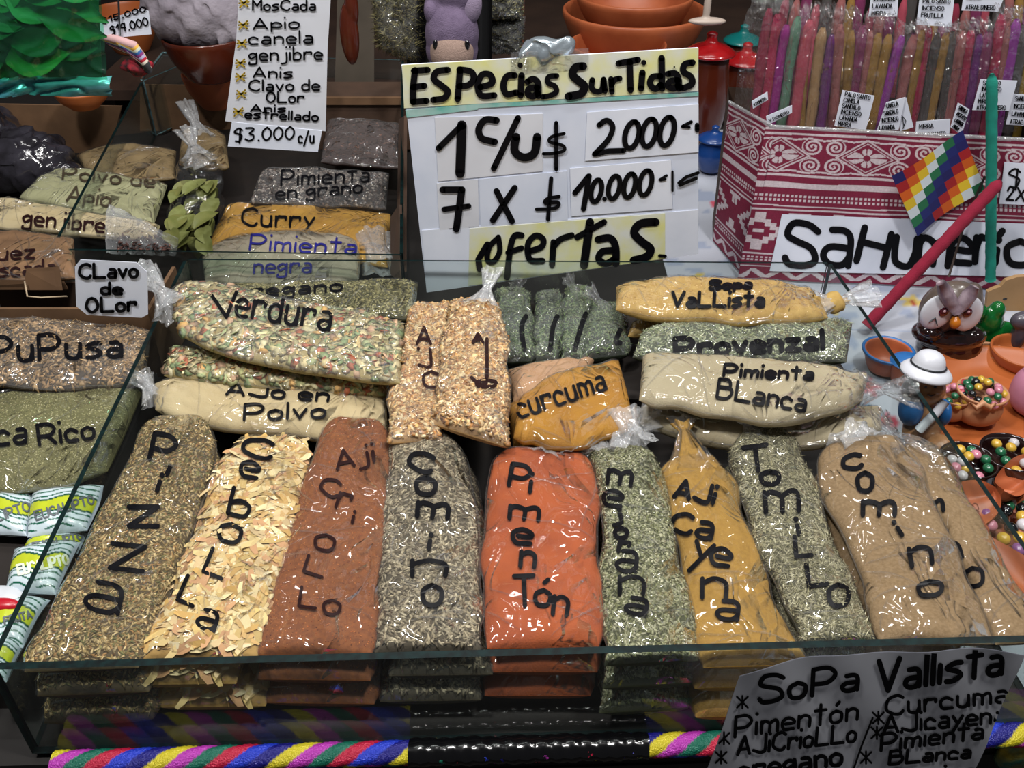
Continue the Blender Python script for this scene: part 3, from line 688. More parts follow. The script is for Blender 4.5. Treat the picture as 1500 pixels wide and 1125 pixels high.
# ------------------------------------------------------------------ behind them in the same tray
BG = 'bags behind the front row in the glass tray'
def back(label, fill, A, B, z0, z1, T, seed, **k): return bag('spice_bag', label, fill, A, B, z0, z1, T, seed, group=BG, **k)
g = back('knotted clear bag of mixed dried vegetable flakes marked Verdura', 'vegetable',
    [(250,428),(295,420),(400,440),(500,458),(592,478)], [(262,488),(312,515),(400,537),(500,552),(586,563)], .108, .104, .013, 21, film='film_soft')
label_on(g, lambda p: [p.ch('V',330,448,36,34,-6), p.text('erdura',345,462,482,484,52,0)], 6)
knot(g.root, P(262,455,.110), P(205,395,.128), .024, .005, .016, seed=21)
g = back('lower bag of vegetable flakes peeping out under the Verdura bag', 'vegetable',
    [(248,512),(350,522),(480,548),(572,562)], [(240,552),(350,566),(460,578),(565,582)], .082, .080, .012, 22, cover=.7)
g = back('flat clear bag of olive oregano leaf at the back left of the tray', 'oregano',
    [(290,430),(380,420),(500,416),(612,415)], [(330,455),(430,458),(520,466),(608,470)], .080, .080, .012, 23)
label_on(g, lambda p: [p.text('oregano',345,436,500,426,20)], 4)
g = back('knotted bag of cream garlic powder marked Ajo en Polvo', 'garlic_powder',
    [(222,568),(300,556),(440,563),(566,582)], [(228,602),(320,630),(440,642),(569,648)], .070, .072, .013, 24, crease=.0012)
label_on(g, lambda p: [p.text('AJo en',332,578,480,588,22), p.text('Polvo',358,615,475,612,26)], 5)
knot(g.root, P(232,585,.071), P(203,548,.084), .016, .005, .012, m='film_knot', seed=24)
g = back('bag of garlic granules marked Ajo, left of the pair', 'garlic',
    [(606,448),(586,500),(573,570),(572,650)], [(662,446),(656,520),(650,580),(646,645)], .095, .090, .012, 25, q=7, film='film_soft', cover=.8)
label_on(g, lambda p: [p.ch('A',621,492,20,24,0), p.ch('i',613,512,1,1,0), p.ch('J',622,525,18,26,-4), p.ch('o',632,556,22,22,0)], 5, 'brown_marker')
g = back('fuller bag of garlic granules marked Ajo, right of the pair', 'garlic',
    [(662,442),(650,500),(640,560),(636,622)], [(732,448),(744,510),(743,580),(741,655)], .108, .098, .014, 26, q=7, film='film_soft')
label_on(g, lambda p: [p.ch('A',700,496,14,12,0), p.ch('J',702,530,22,66,0), p.ch('o',712,562,26,10,0)], 6, 'brown_marker')
knot(g.root, P(705,450,.115), P(722,395,.135), .020, .004, .010, seed=26)
sm = [((728,428),(776,430),(735,532),(782,530),.060,'first small knotted bag of dark green herb behind the turmeric, beside the garlic'),
      ((786,432),(822,430),(782,530),(820,530),.056,'second small bag of dark green herb from the garlic, the narrow one'),
      ((826,424),(864,426),(822,530),(856,530),.060,'third small bag of dark green herb from the garlic'),
      ((866,448),(914,450),(852,528),(922,520),.066,'fourth and widest small green herb bag, touching the Provenzal bag')]
for i, (a, b, c, d, z, lb) in enumerate(sm):
    mdl = ((a[0]+c[0])/2-2, (a[1]+c[1])/2); mdr = ((b[0]+d[0])/2+3, (b[1]+d[1])/2)
    g = bag('herb_bag', lb, 'green_herb', [a, mdl, c], [b, mdr, d], z, z, .014, 31+i, group='small green herb bags', film='film_soft', cover=.9 if i != 1 else .6)
    knot(g.root, P((a[0]+b[0])/2, a[1]+8, z+.008), P((a[0]+b[0])/2+(6, 8, -14, -30)[i], a[1]-(14, 0, 18, 26)[i], z+.03), .013, .004, .010, m='film_soft', seed=31+i)
    label_on(g, lambda p: [p.stroke(catmull([(b[0]-6, b[1]+34), (b[0]-12, b[1]+50), (d[0]-14, d[1]-18)]), 7)], 7)
g = back('bag of tan powder mostly hidden behind the turmeric', 'tan_powder', [(744,545),(790,534),(870,528)], [(752,592),(800,580),(860,560)], .066, .066, .012, 41)
g = back('lower turmeric bag under the top one', 'turmeric', [(742,595),(790,585),(840,590)], [(752,655),(810,662),(860,655)], .062, .062, .012, 42)
g = back('crumpled bag of deep yellow turmeric marked Curcuma', 'turmeric',
    [(758,592),(800,560),(850,542),(906,527)], [(752,640),(800,655),(865,652),(930,622)], .092, .092, .013, 43, crease=.0014, q=6)
label_on(g, lambda p: [p.text('curcuma',762,612,888,570,40,0)], 5)
knot(g.root, P(905,610,.095), P(928,655,.088), .022, .012, .020, m='film_knot', seed=43)
g = back('lower bag of yellow soup spice under the Sopa Vallista one', 'sopa', [(925,474),(1000,468),(1215,474)], [(920,492),(1000,490),(1230,494)], .074, .074, .011, 44)
g = back('knotted bag of golden soup spice marked Sopa Vallista', 'sopa',
    [(903,422),(960,414),(1100,414),(1188,424)], [(902,452),(960,466),(1100,474),(1215,468)], .104, .104, .013, 45, film='film', crease=.0012)
label_on(g, lambda p: [p.text('Sopa',1040,424,1100,422,14), p.text('VaLLista',984,449,1118,449,24)], 6)
knot(g.root, P(1195,446,.104), P(1280,432,.110), .020, .004, .016, seed=45, neck=.45)
knot(g.root, P(1190,448,.102), P(1242,440,.106), .019, .007, .004, m='fill_sopa', seed=46, neck=.4)
blob('gathered_end', [(tuple(P(1222,444,.104)), (.013,.011,.010))], 'fill_sopa', g.root, vox=.0018, noise=.006)
g = back('clear bag of grey-green herb blend marked Provenzal', 'provenzal',
    [(938,492),(1000,480),(1120,474),(1248,476)], [(926,526),(1000,532),(1120,532),(1240,530)], .088, .088, .014, 46, film='film_soft')
label_on(g, lambda p: [p.text('Provenzal',990,522,1205,510,30,0)], 9)
g = back('top bag of pale beige white pepper marked Pimienta Blanca', 'white_pepper',
    [(942,522),(1040,524),(1150,536),(1272,552)], [(936,588),(1040,607),(1150,619),(1262,590)], .106, .106, .014, 47, crease=.0012, q=7)
label_on(g, lambda p: [p.text('Pimienta',1060,551,1190,556,20), p.text('BLanca',1050,582,1178,602,32,0)], 5.5)
knot(g.root, P(1255,568,.106), P(1335,572,.104), .022, .005, .018, seed=47, neck=.5, m='film_soft')
g = back('lower bag of beige white pepper beneath the top one', 'white_pepper',
    [(940,596),(1040,606),(1150,612),(1290,598)], [(938,622),(1080,655),(1200,652),(1292,630)], .074, .074, .013, 48, crease=.0012)
knot(g.root, P(955,612,.076), P(905,640,.078), .018, .008, .018, seed=48, m='film_knot')
knot(g.root, P(1275,612,.076), P(1338,672,.080), .018, .007, .024, seed=49, m='film_soft')
# ------------------------------------------------------------------ rear left tray
RG = 'bags in the rear left tray'
def rear(label, fill, A, B, z, T, seed, **k): return bag('spice_bag', label, fill, A, B, z, z, T, seed, group=RG, cover=k.pop('cover', .6), **k)
g = rear('bag of ground pepper written Pimienta negra in blue', 'black_pepper_ground', [(296,378),(345,350),(430,342),(512,352),(528,384)], [(300,412),(345,418),(430,420),(500,416),(526,408)], .058, .014, 51)
label_on(g, lambda p: [p.text('Pimienta',366,366,520,372,26), p.text('negra',372,400,455,399,26)], 3.6, 'blue_marker')
g = rear('large bag of mustard-coloured curry powder marked Curry', 'curry', [(334,300),(450,302),(572,314)], [(300,372),(430,376),(568,392)], .046, .012, 52)
label_on(g, lambda p: [p.text('Curry',355,330,460,334,30,0)], 4)
knot(g.root, P(545,345,.052), P(560,392,.052), .022, .014, .018, seed=52, m='film_knot')
g = rear('bag of whole peppercorns marked Pimienta en grano', 'peppercorn', [(385,252),(480,254),(570,258)], [(366,298),(480,304),(566,308)], .055, .013, 53, cover=1, film='film_soft')
label_on(g, lambda p: [p.text('Pimienta',412,272,540,266,26), p.text('en grano',405,292,530,282,22)], 3.5)
g = rear('dark bag of broken bark pieces behind the peppercorns', 'bark', [(480,180),(530,182),(590,186)], [(470,238),(530,244),(585,246)], .05, .014, 54, film='film_soft')
g = rear('brown powder bag lying near the far edge of the rear tray', 'brown_powder', [(112,228),(180,214),(258,222)], [(125,250),(200,264),(256,262)], .055, .012, 55)
g = rear('second brown powder bag with a knotted top beside the laurel', 'brown_powder', [(268,195),(300,190),(330,200)], [(262,242),(300,248),(336,246)], .06, .014, 56)
knot(g.root, P(298,205,.072), P(272,152,.090), .018, .006, .013, seed=56)
g = rear('pale green bag of celery powder marked Polvo de Apio', 'celery', [(84,246),(160,258),(245,272)], [(28,290),(110,308),(225,330)], .06, .013, 57)
label_on(g, lambda p: [p.text('Polvo de',92,262,225,274,22,0), p.text('Apio',98,294,160,302,26)], 3.6, 'worn_marker')
# leafy laurel bag
lr = thing('laurel_bag', 'knotted clear bag of olive laurel leaves marked Laurel', 'spice bag', tuple(P(290,330,.03)), RG)
rnd = random.Random(4)
def leaf(name, c, d, up, ln, wd, m, parent, curl=.3, **k):
    d = Vector(d).normalized(); up = Vector(up); s = d.cross(up).normalized(); up = s.cross(d); V = []; n = 9
    for i in range(n):
        t = i/(n-1); w = wd*math.sin(math.pi*min(.985, max(.015, t))**.85); x = Vector(c)+d*ln*(t-.5)+up*curl*ln*math.sin(math.pi*t)*.3
        for q in (-1, -.5, 0, .5, 1): V.append(tuple(x+s*w*q+up*(abs(q)*w*.35+.0004*math.sin(9*t))))
    n5 = len(V); V += [(v[0], v[1], v[2]-.0004) for v in V]
    f = gridf(5, n); return mk(name, V, np.concatenate([f, f[:, ::-1]+n5]), m, parent, **k)
mat('laurel', '7c824c', rough=.5, c2='666a34', nscale=60); mat('laurel_dark', '6a7038', rough=.5, c2='7c7c44', nscale=60)
for i in range(44):
    x = 262+rnd.random()*52; y = 268+rnd.random()*96; z = .040+rnd.random()*.040
    x -= (y-268)*.12
    leaf('laurel_leaf', P(x, y, z), (rnd.uniform(-.6, .6), 1, rnd.uniform(-.3, .3)), (rnd.uniform(-.3, .3), -.4, 1), .05, .011, 'laurel' if i % 2 else 'laurel_dark', lr)
c0 = P(288, 318, .038)
lb = blob('plastic_film', [(tuple(c0), (.036, .062, .042)), (tuple(P(292, 262, .05)), (.034, .035, .040))], 'film', lr, vox=.004, noise=.006)
knot(lr, P(292,235,.085), P(272,190,.11), .024, .005, .013, seed=58)
hl = on_mesh([lb]); p = Pen(hl, 5); p.ch('L',275,305,18,34,16); p.ch('a',292,314,16,20,10); p.ch('u',310,318,14,16,10); p.done(lr)
cv = thing('clove_bag', 'small clear bag with a few dark cloves lying on the tray edge', 'spice bag', tuple(P(210,350,.06)), RG)
cr_ = np.array([P(172+rnd.random()*80, 345+rnd.random()*22, .068+rnd.random()*.008) for _ in range(150)])
flakes('clove_pieces', cr_, np.tile((0, 0, 1.), (150, 1)), np.tile((0, 1., 0), (150, 1)), cv, FILL['clove']['pieces'][0], 5)
A = [P(160,300,.10), P(155,345,.075), P(158,372,.066)]; nn = 30; V = []
Lr = [P(160,300,.10), P(262,352,.085)]; Lb = [P(156,372,.06), P(258,376,.062)]
for j in range(nn):
    t = j/(nn-1); a = Lr[0].lerp(Lr[1], t); b = Lb[0].lerp(Lb[1], t)
    for i in range(nn):
        u = i/(nn-1); q = a.lerp(b, u); q.z += .016*math.sin(math.pi*u)*math.sin(math.pi*min(1, t+.2))+.004*float(ridge(t*5, u*4, 3)); V.append(tuple(q))
mk('plastic_film', V, gridf(nn, nn), 'film_knot', cv)

# ------------------------------------------------------------------ goods left of the glass tray
LG = 'bags left of the glass tray'
def left(label, fill, A, B, z, T, seed, **k): return bag('spice_bag', label, fill, A, B, z, z, T, seed, group=LG, **k)
g = left('bag of brown dried leaf bits marked Pupusa', 'pupusa', [(-30,474),(60,474),(140,480),(222,488)], [(-40,566),(60,570),(140,570),(212,562)], .075, .014, 61, film='film_soft')
label_on(g, lambda p: [p.text('PuPusa',-12,530,178,522,42,0)], 7)
g = left('wide bag of green-grey seasoning marked Rica Rico', 'seasoning', [(-30,584),(60,574),(140,566),(214,562)], [(-40,724),(50,720),(110,708),(158,690)], .062, .014, 62)
label_on(g, lambda p: [p.text('ca',-4,652,38,648,40), p.text('Rico',58,652,138,642,34,0)], 6, 'marker')
g = left('cream bag of ginger powder marked Genjibre', 'ginger', [(-20,290),(70,302),(150,318),(235,330)], [(-30,334),(60,338),(140,346),(225,356)], .065, .010, 63, cover=1)
label_on(g, lambda p: [p.text('genjibre',34,328,152,340,26,0)], 4, 'brown_marker')
g = left('tan bag of ground nutmeg marked Nuez Moscada', 'nutmeg', [(-30,342),(40,344),(108,352)], [(-40,410),(40,412),(112,408)], .085, .012, 64)
label_on(g, lambda p: [p.text('nuez',-22,382,50,378,24), p.text('moscada',-40,408,80,400,24)], 4, 'brown_marker')
cb = thing('cardboard_box', 'open brown cardboard box with folded flaps behind the Pupusa bag', 'box', tuple(P(100,450,.0)))
fy = P(100, 468, .075).y
xa, xb = P(-60, 430, .085).x, P(232, 430, .085).x
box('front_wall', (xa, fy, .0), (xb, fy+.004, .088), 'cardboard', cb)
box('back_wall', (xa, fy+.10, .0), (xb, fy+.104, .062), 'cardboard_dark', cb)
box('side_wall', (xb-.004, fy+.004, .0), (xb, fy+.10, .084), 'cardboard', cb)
slab('flap', [P(-50,425,.089), P(100,424,.089), P(95,415,.098), P(-50,412,.10)], (0, 0, .003), 'cardboard', cb)
slab('flap', [P(36,425,.092), P(92,425,.092), P(88,396,.112), P(40,398,.112)], (0, .001, .004), 'cardboard', cb, label='bent up cardboard tab')
tube('twine', [P(36,412,.104), P(40,434,.094), P(60,436,.093), P(98,434,.093)], .0009, mat('twine','b8a488',rough=.8), cb)
cd_ = thing('price_card', 'small white card with cut corners reading Clavo de Olor', 'sign', tuple(plane_hit(165,465,.80)[0]))
paper('card', [(118,380),(200,384),(216,398),(217,460),(208,465),(128,461),(112,448),(110,390)], .80, 'paper_white', cd_)
p = Pen(on_plane(.80, off=.0014), 5.6); p.text('CLavo',118,406,202,404,24,0); p.text('de',150,429,179,429,19,0); p.text('OLor',128,456,200,453,24,0); p.done(cd_)
# sachets of eucalyptus sweets
def sachet(label, L, R, z, seed, txt=None):
    A, v = edge3(L, lambda t: z, 60); B, _ = edge3(R, lambda t: z, 60); nu = 70
    s = np.linspace(-1, 1, nu); S, V_ = np.meshgrid(s, v); w = 2*V_-1
    T = .010*((1-S**4)*(1-w**4)).clip(0)**.6*(1+.3*(vn(S*3, V_*4, seed)-.5))
    base = A[:, None]*(1-(S[..., None]+1)/2)+B[:, None]*(S[..., None]+1)/2
    top = base.copy(); top[..., 2] += T+.0006; bot = base.copy(); bot[..., 2] -= T*.6
    c = np.ones(S.shape+(3,))*np.array(lin('c4d2d8')); ph = V_*1.0+.035*np.sin(S*5+seed)
    wave = (np.abs(((ph*9) % 1)-.5) < .13); c[wave] = lin('0e5a44')
    c[(np.abs(ph-.5) < .13)] = lin('b5c02c'); c[(np.abs(np.abs(ph-.5)-.145) < .02)] = lin('0e4a3a')
    c[np.abs(w) > .93] = lin('c6d4dc'); c[np.abs(S) > .95] = lin('b8c8d4')
    r = thing('sweet_sachet', label, 'sachet', tuple(base.mean(axis=(0, 1))), 'eucalyptus sweet sachets')
    n = nu*60; V = np.concatenate([top.reshape(-1, 3), bot.reshape(-1, 3)]); C = np.concatenate([c.reshape(-1, 3)]*2)
    o = mk('wrapper', V, np.concatenate([gridf(nu, 60), gridf(nu, 60)[:, ::-1]+n]), 'sachet_gloss', r, cols=C)
    if txt:
        p = Pen(on_mesh([o]), txt[5]); p.text(*txt[:5], txt[6], 0); p.done(r, txt[7])
    return r
mat('sachet_gloss', attr=True, rough=.3, coat=.3, bump=.3, bscale=60)
mat('text_grey', '5c6266', rough=.5); mat('text_white', 'dfe6cc', rough=.5)
sachet('eucalyptus sachet with upside-down lettering, top right of the sachet pile', [(48,722),(44,752),(40,788)], [(152,712),(146,740),(128,778)], .056, 1, ('EUCALIPTO',54,762,138,738,3,15,'text_grey'))
sachet('eucalyptus sachet lettered LIPTO in grey at the left edge, beside the upside-down one', [(-30,722),(-30,750),(-30,782)], [(50,722),(46,756),(40,786)], .052, 2, ('LIPTO',-4,764,44,748,3,16,'text_grey'))
sachet('green-striped sachet showing only the top of its EUCALIPTO band, second row', [(44,792),(36,805),(30,822)], [(128,782),(122,796),(114,812)], .046, 3, ('EUCALIPTO',50,806,120,790,3,12,'text_grey'))
sachet('clearest EUCALIPTO sachet with white letters on a yellow-green band', [(22,805),(16,835),(8,868)], [(118,795),(102,828),(82,872)], .054, 4, ('EUCALIPTO',28,842,100,826,4,16,'text_white'))
sachet('eucalyptus sachet with a red dot near the glass corner', [(-20,868),(-26,905),(-30,950)], [(74,880),(56,905),(34,950)], .050, 5, ('FRUTA',8,915,46,905,3,12,'text_grey'))
sachet('crumpled green and white sachet at the lower left corner', [(-30,935),(-30,960),(-30,1000)], [(40,940),(25,965),(10,1000)], .048, 6)
rd = thing('sweet_sachet', 'white sachet with a red oval at the far left, half out of frame', 'sachet', tuple(P(0,890,.05)), 'eucalyptus sweet sachets')
blob('wrapper', [(tuple(P(-6,880,.055)), (.022, .014, .008))], mat('sachet_white','c8ccd2',rough=.3), rd, vox=.002)
blob('red_oval', [(tuple(P(2,886,.060)), (.014, .006, .0045))], mat('red_print','b01828',rough=.3), rd, vox=.0012)
# ------------------------------------------------------------------ signs
S = thing('price_sign', 'large white board lettered Especias Surtidas, 1 c/u $2.000, 7 x $10.000, ofertas', 'sign', tuple(plane_hit(822,400,.945)[0]))
SY = .945
paper('board', [(588,96),(1023,71),(1023,372),(625,428)], SY, 'paper', S, th=.004, off=-.004)
paper('title_strip', [(589,95),(1023,70),(1022,133),(592,158)], SY, 'crayon', S, off=.0003)
paper('teal_tape', [(594,161),(700,152),(700,160),(596,172)], SY, 'teal_tape', S, off=.0003)
paper('teal_tape', [(700,152),(1023,135),(1023,140),(700,158)], SY, 'teal_tape', S, off=.0003)
paper('paper_patch', [(637,172),(795,166),(795,250),(642,265)], SY, 'paper_cream', S, off=.0003)
paper('paper_patch', [(640,268),(700,262),(702,332),(644,337)], SY, 'paper_cream', S, off=.0003)
paper('paper_patch', [(702,262),(830,250),(832,322),(704,331)], SY, 'paper', S, off=.0003)
paper('paper_patch', [(860,164),(1023,152),(1023,222),(857,235)], SY, 'paper_white', S, off=.0006)
paper('paper_patch', [(835,246),(983,234),(985,305),(837,316)], SY, 'paper_white', S, off=.0006)
paper('offer_strip', [(618,337),(1022,307),(1022,372),(625,428)], SY, 'paper_white', S, off=.0003)
paper('crayon_patch', [(688,334),(974,312),(974,378),(686,418)], SY, 'crayon', S, off=.0010, th=.0003)
paper('clear_tape', [(748,76),(862,70),(862,100),(748,108)], SY, 'film_soft', S, off=.0016, th=.0004)
p = Pen(on_plane(SY, off=.0016), 9, ts=1)
def zero(cx, cy, rx, ry, w): return tuple([w]+[(cx+rx*math.cos(t)-ry*.18*math.sin(t), cy+ry*math.sin(t)) for t in np.linspace(-1.4, 4.95, 14)])
T9 = 9.5
p.raw(3, 580, 60, [(T9,(85,125),(76,200),(76,265)),(T9,(80,128),(140,124)),(T9,(76,200),(125,194)),(T9,(76,265),(135,260)),
 (-T9,(228,124),(180,132),(168,165),(200,192),(228,218),(212,248),(165,256)),(T9,(282,128),(272,252)),(-T9,(280,122),(330,132),(342,162),(320,190),(280,196)),
 (-T9,(372,200),(422,182),(414,146),(378,146),(360,190),(374,236),(432,236)),(-T9,(522,148),(488,152),(472,192),(486,230),(528,224)),(T9,(552,148),(548,236)),(8,(546,104)),
 (-T9,(578,176),(602,164),(624,182),(626,238)),(-T9,(620,202),(586,206),(580,230),(602,240),(622,226)),(-8,(706,150),(672,154),(668,180),(698,196),(704,222),(672,238),(644,242)),
 (-12,(822,108),(788,114),(776,146),(802,172),(828,196),(812,228),(758,240)),(-8.5,(862,168),(860,205),(884,220),(906,208),(912,166)),(8.5,(912,166),(918,216)),
 (8.5,(944,164),(948,220)),(-8.5,(946,190),(960,168),(982,162)),(T9,(978,96),(1062,80)),(T9,(1026,90),(1030,212)),(T9,(1082,136),(1076,206)),(8,(1088,92)),
 (-T9,(1160,152),(1126,156),(1116,186),(1138,208),(1162,190)),(T9,(1166,72),(1168,206)),(-T9,(1194,142),(1226,140),(1240,164),(1242,206)),(-T9,(1236,170),(1204,174),(1194,194),(1216,206),(1238,194)),
 (-T9,(1302,92),(1268,100),(1262,132),(1294,154),(1300,184),(1268,202),(1250,202)),
 (9,(188,468),(288,368)),(14,(290,366),(282,578)),(-10,(442,346),(392,344),(364,384),(378,424),(434,440)),(9,(536,336),(430,556)),(-12,(528,418),(522,480),(562,508),(608,488),(620,418)),
 (6,(704,356),(704,560)),(-5,(738,404),(684,418),(676,440),(732,456),(738,478),(694,490),(648,492)),
 (-8,(892,366),(926,346),(952,374),(932,430),(872,494)),(8,(872,494),(934,480),(1000,478)),zero(1036,410,30,58,-8),zero(1112,400,30,60,-8),zero(1190,394,30,62,-8),
 (5,(1258,372),(1296,352)),(4,(1260,374),(1288,376)),(7,(1322,366),(1322,388)),
 (10,(206,650),(290,650)),(10.5,(290,650),(266,822)),(8,(212,736),(320,722)),(9,(442,656),(510,788)),(9,(522,642),(426,784)),
 (6,(682,600),(668,780)),(-5.5,(716,680),(666,690),(656,708),(712,706),(700,730),(618,736)),
 (8,(786,664),(846,590)),(8,(848,590),(824,734)),zero(880,655,22,48,-7.5),(7,(916,690)),zero(958,640,24,50,-7.5),zero(1026,632,24,52,-7.5),zero(1096,620,26,54,-7.5),
 (4,(1158,606),(1188,588)),(4,(1162,608),(1182,604)),(3.5,(1214,570),(1214,655)),(5,(1242,620),(1275,594),(1326,576)),(5,(1246,630),(1318,600)),
 (9,(402,890),(362,956),(368,998)),(-8,(450,860),(412,900),(402,958),(430,964),(456,920),(450,858)),(-9,(552,850),(522,852),(504,900),(488,1034)),(8,(492,926),(552,906)),
 (-9,(588,920),(640,900),(646,866),(612,852),(580,890),(588,956),(644,962)),(9,(692,880),(686,980)),(-9,(690,904),(722,868),(772,850)),(12,(852,792),(826,982)),(9,(796,858),(914,792)),
 (-11,(888,868),(940,862),(964,900),(966,974)),(-10,(958,916),(906,922),(890,954),(922,974),(960,954)),(-12,(1140,792),(1072,800),(1046,840),(1082,880),(1118,910),(1100,944),(1044,960)),(5,(1158,940),(1182,942)),
 (2.5,(1222,110),(1222,112))])
p.done(S)
def list_sign():
    Y = 1.02
    L_ = thing('price_list', 'tall narrow hanging paper listing spices, price slip of $3.000 at its foot', 'sign', tuple(plane_hit(410,215,Y)[0]))
    paper('sheet', [(352,-40),(487,-40),(480,70),(477,192),(330,177),(346,60)], Y, 'paper_cream', L_)
    paper('price_slip', [(340,178),(472,191),(466,222),(334,214)], Y, 'paper_white', L_, off=.0006)
    p = Pen(on_plane(Y, off=.0013), 3.2)
    for t in [('MosCada',371,14,462,14,17),('Apio',372,42,438,40,18),('canela',366,64,458,62,21),('genjibre',366,88,472,86,22),('Anis',372,112,428,113,17),('Clavo de',366,132,468,131,18),
              ('OLor',391,149,445,149,18),('Anis',368,162,418,163,11),('estrellado',360,172,466,176,15)]: p.text(*t, 0)
    p.text('$3.000',343,206,430,203,22,.1); p.text('c/u',438,208,460,208,20,0)
    p.text('nuez',375,-10,460,-10,18)
    p.done(L_)
    q = Pen(on_plane(Y, off=.0016), 3.0)
    for i, (x, y) in enumerate([(358,4),(357,36),(355,63),(353,92),(353,112),(354,137),(350,163)]):
        q.stroke([(x-6,y+6),(x+6,y-6)]); q.stroke([(x-6,y-5),(x+6,y+5)]); q.stroke([(x-7,y),(x+7,y-2)])
    q.done(L_, mat('ochre_marker', 'b89a2a', rough=.5), name='star_marks', label='scribbled ochre stars')
list_sign()
def front_sign():
    Y = .352; L_ = thing('price_list', 'grey shaded paper titled Sopa Vallista hanging on the front of the glass tray', 'sign', tuple(plane_hit(1250,1120,Y)[0]))
    top = [(1084,992),(1140,975),(1220,962),(1340,953),(1440,952),(1502,962)]; bot = [(1030,1150),(1110,1150),(1190,1150),(1290,1150),(1370,1150),(1420,1150)]
    tp_ = catmull(top, n=6); bt = catmull(bot, n=6); V = []; nv = 16
    for j in range(nv):
        for a, b in zip(tp_, bt):
            q = np.array(a)*(1-j/(nv-1))+np.array(b)*j/(nv-1); h, n = plane_hit(q[0], q[1], Y)
            V.append(tuple(h+n*(.0012*math.sin(q[0]*.02+q[1]*.013)+.0008*math.sin(q[0]*.05-q[1]*.03))))
    m = len(V); nu = len(tp_); V += [(v[0], v[1]+.0006, v[2]) for v in V]
    f = gridf(nu, nv); o = mk('sheet', V, np.concatenate([f, f[:, ::-1]+m]), mat('paper_grey', 'd4d6de', rough=.45, c2='c6c8d0', nscale=14, coat=.25), L_)
    p = Pen(on_mesh([o]), 8, .0008)
    p.text('SoPa',1112,1028,1255,1008,44,.2); p.text('Vallista',1285,1012,1466,985,52,.2,w=8)
    p.w = 5
    p.text('Pimentón',1076,1078,1255,1052,34,.2); p.text('AJiCrioLLo',1080,1104,1252,1084,30,.2); p.text('oregano',1082,1140,1232,1118,34,.1,w=6)
    p.text('Curcuma',1298,1046,1474,1026,32,.1); p.text('AJicayena',1294,1072,1470,1056,30,.1); p.text('Pimienta',1290,1098,1438,1080,28,.2); p.text('BLanca',1302,1118,1420,1108,22,.2); p.text('Comino',1300,1146,1430,1136,22)
    p.stroke([(1278,1050),(1262,1090),(1248,1130)], 3)
    for x, y in ((1087,1027),(1060,1080),(1056,1108),(1286,1050),(1284,1072),(1268,1108)):
        p.stroke([(x-8,y+8),(x+8,y-8)], 3); p.stroke([(x-8,y-8),(x+8,y+8)], 3); p.stroke([(x,y-9),(x,y+9)], 3)
    p.done(L_)
front_sign()

# ------------------------------------------------------------------ right side: flowered cloth, woven-pattern box of incense
tcth = thing('tablecloth', 'white plastic tablecloth with small flowers under the goods on the right', 'tablecloth', (.6, 1.1, 0))
nx, ny = 200, 170; gx = np.linspace(.205, 1.35, nx); gy = np.linspace(.42, 1.60, ny); GX, GY = np.meshgrid(gx, gy)
EX = BR.x+.006+(np.clip((BR.y-GY)/(BR.y-FR.y), 0, 1))*(FR.x-BR.x)      # cloth edge follows the tray's right pane
EX = np.where(GY > BR.y+.012, .205, EX); T_ = (GX-.205)/(1.35-.205); GX = EX+(1.35-EX)*T_
c = np.ones(GX.shape+(3,))*np.array(lin('a9adb8')); 
c[vn(GX*45, GY*45, 3) > .68] = lin('8f98ac')
rnd = np.random.default_rng(8)
for i in range(90):
    fx, fy_ = rnd.uniform(.23, 1.3), rnd.uniform(.6, 1.5); d = np.hypot(GX-fx, GY-fy_)
    a = np.arctan2(GY-fy_, GX-fx); k = [lin('b9a445'), lin('b5485a'), lin('3f7fa0'), lin('c8b060')][i % 4]
    c[d < .017*(0.7+.3*np.cos(5*a))] = k; c[d < .005] = lin('a04020')
Z = -.004+.0012*vn(GX*20, GY*20, 5)
Vc = np.stack([GX, GY, Z], 2).reshape(-1, 3); n0 = len(Vc); V2 = Vc.copy(); V2[:, 2] = -.0055
mk('cloth', np.concatenate([Vc, V2]), np.concatenate([gridf(nx, ny), gridf(nx, ny)[:, ::-1]+n0]), 'attr_matte', tcth, cols=np.concatenate([c.reshape(-1, 3)]*2))

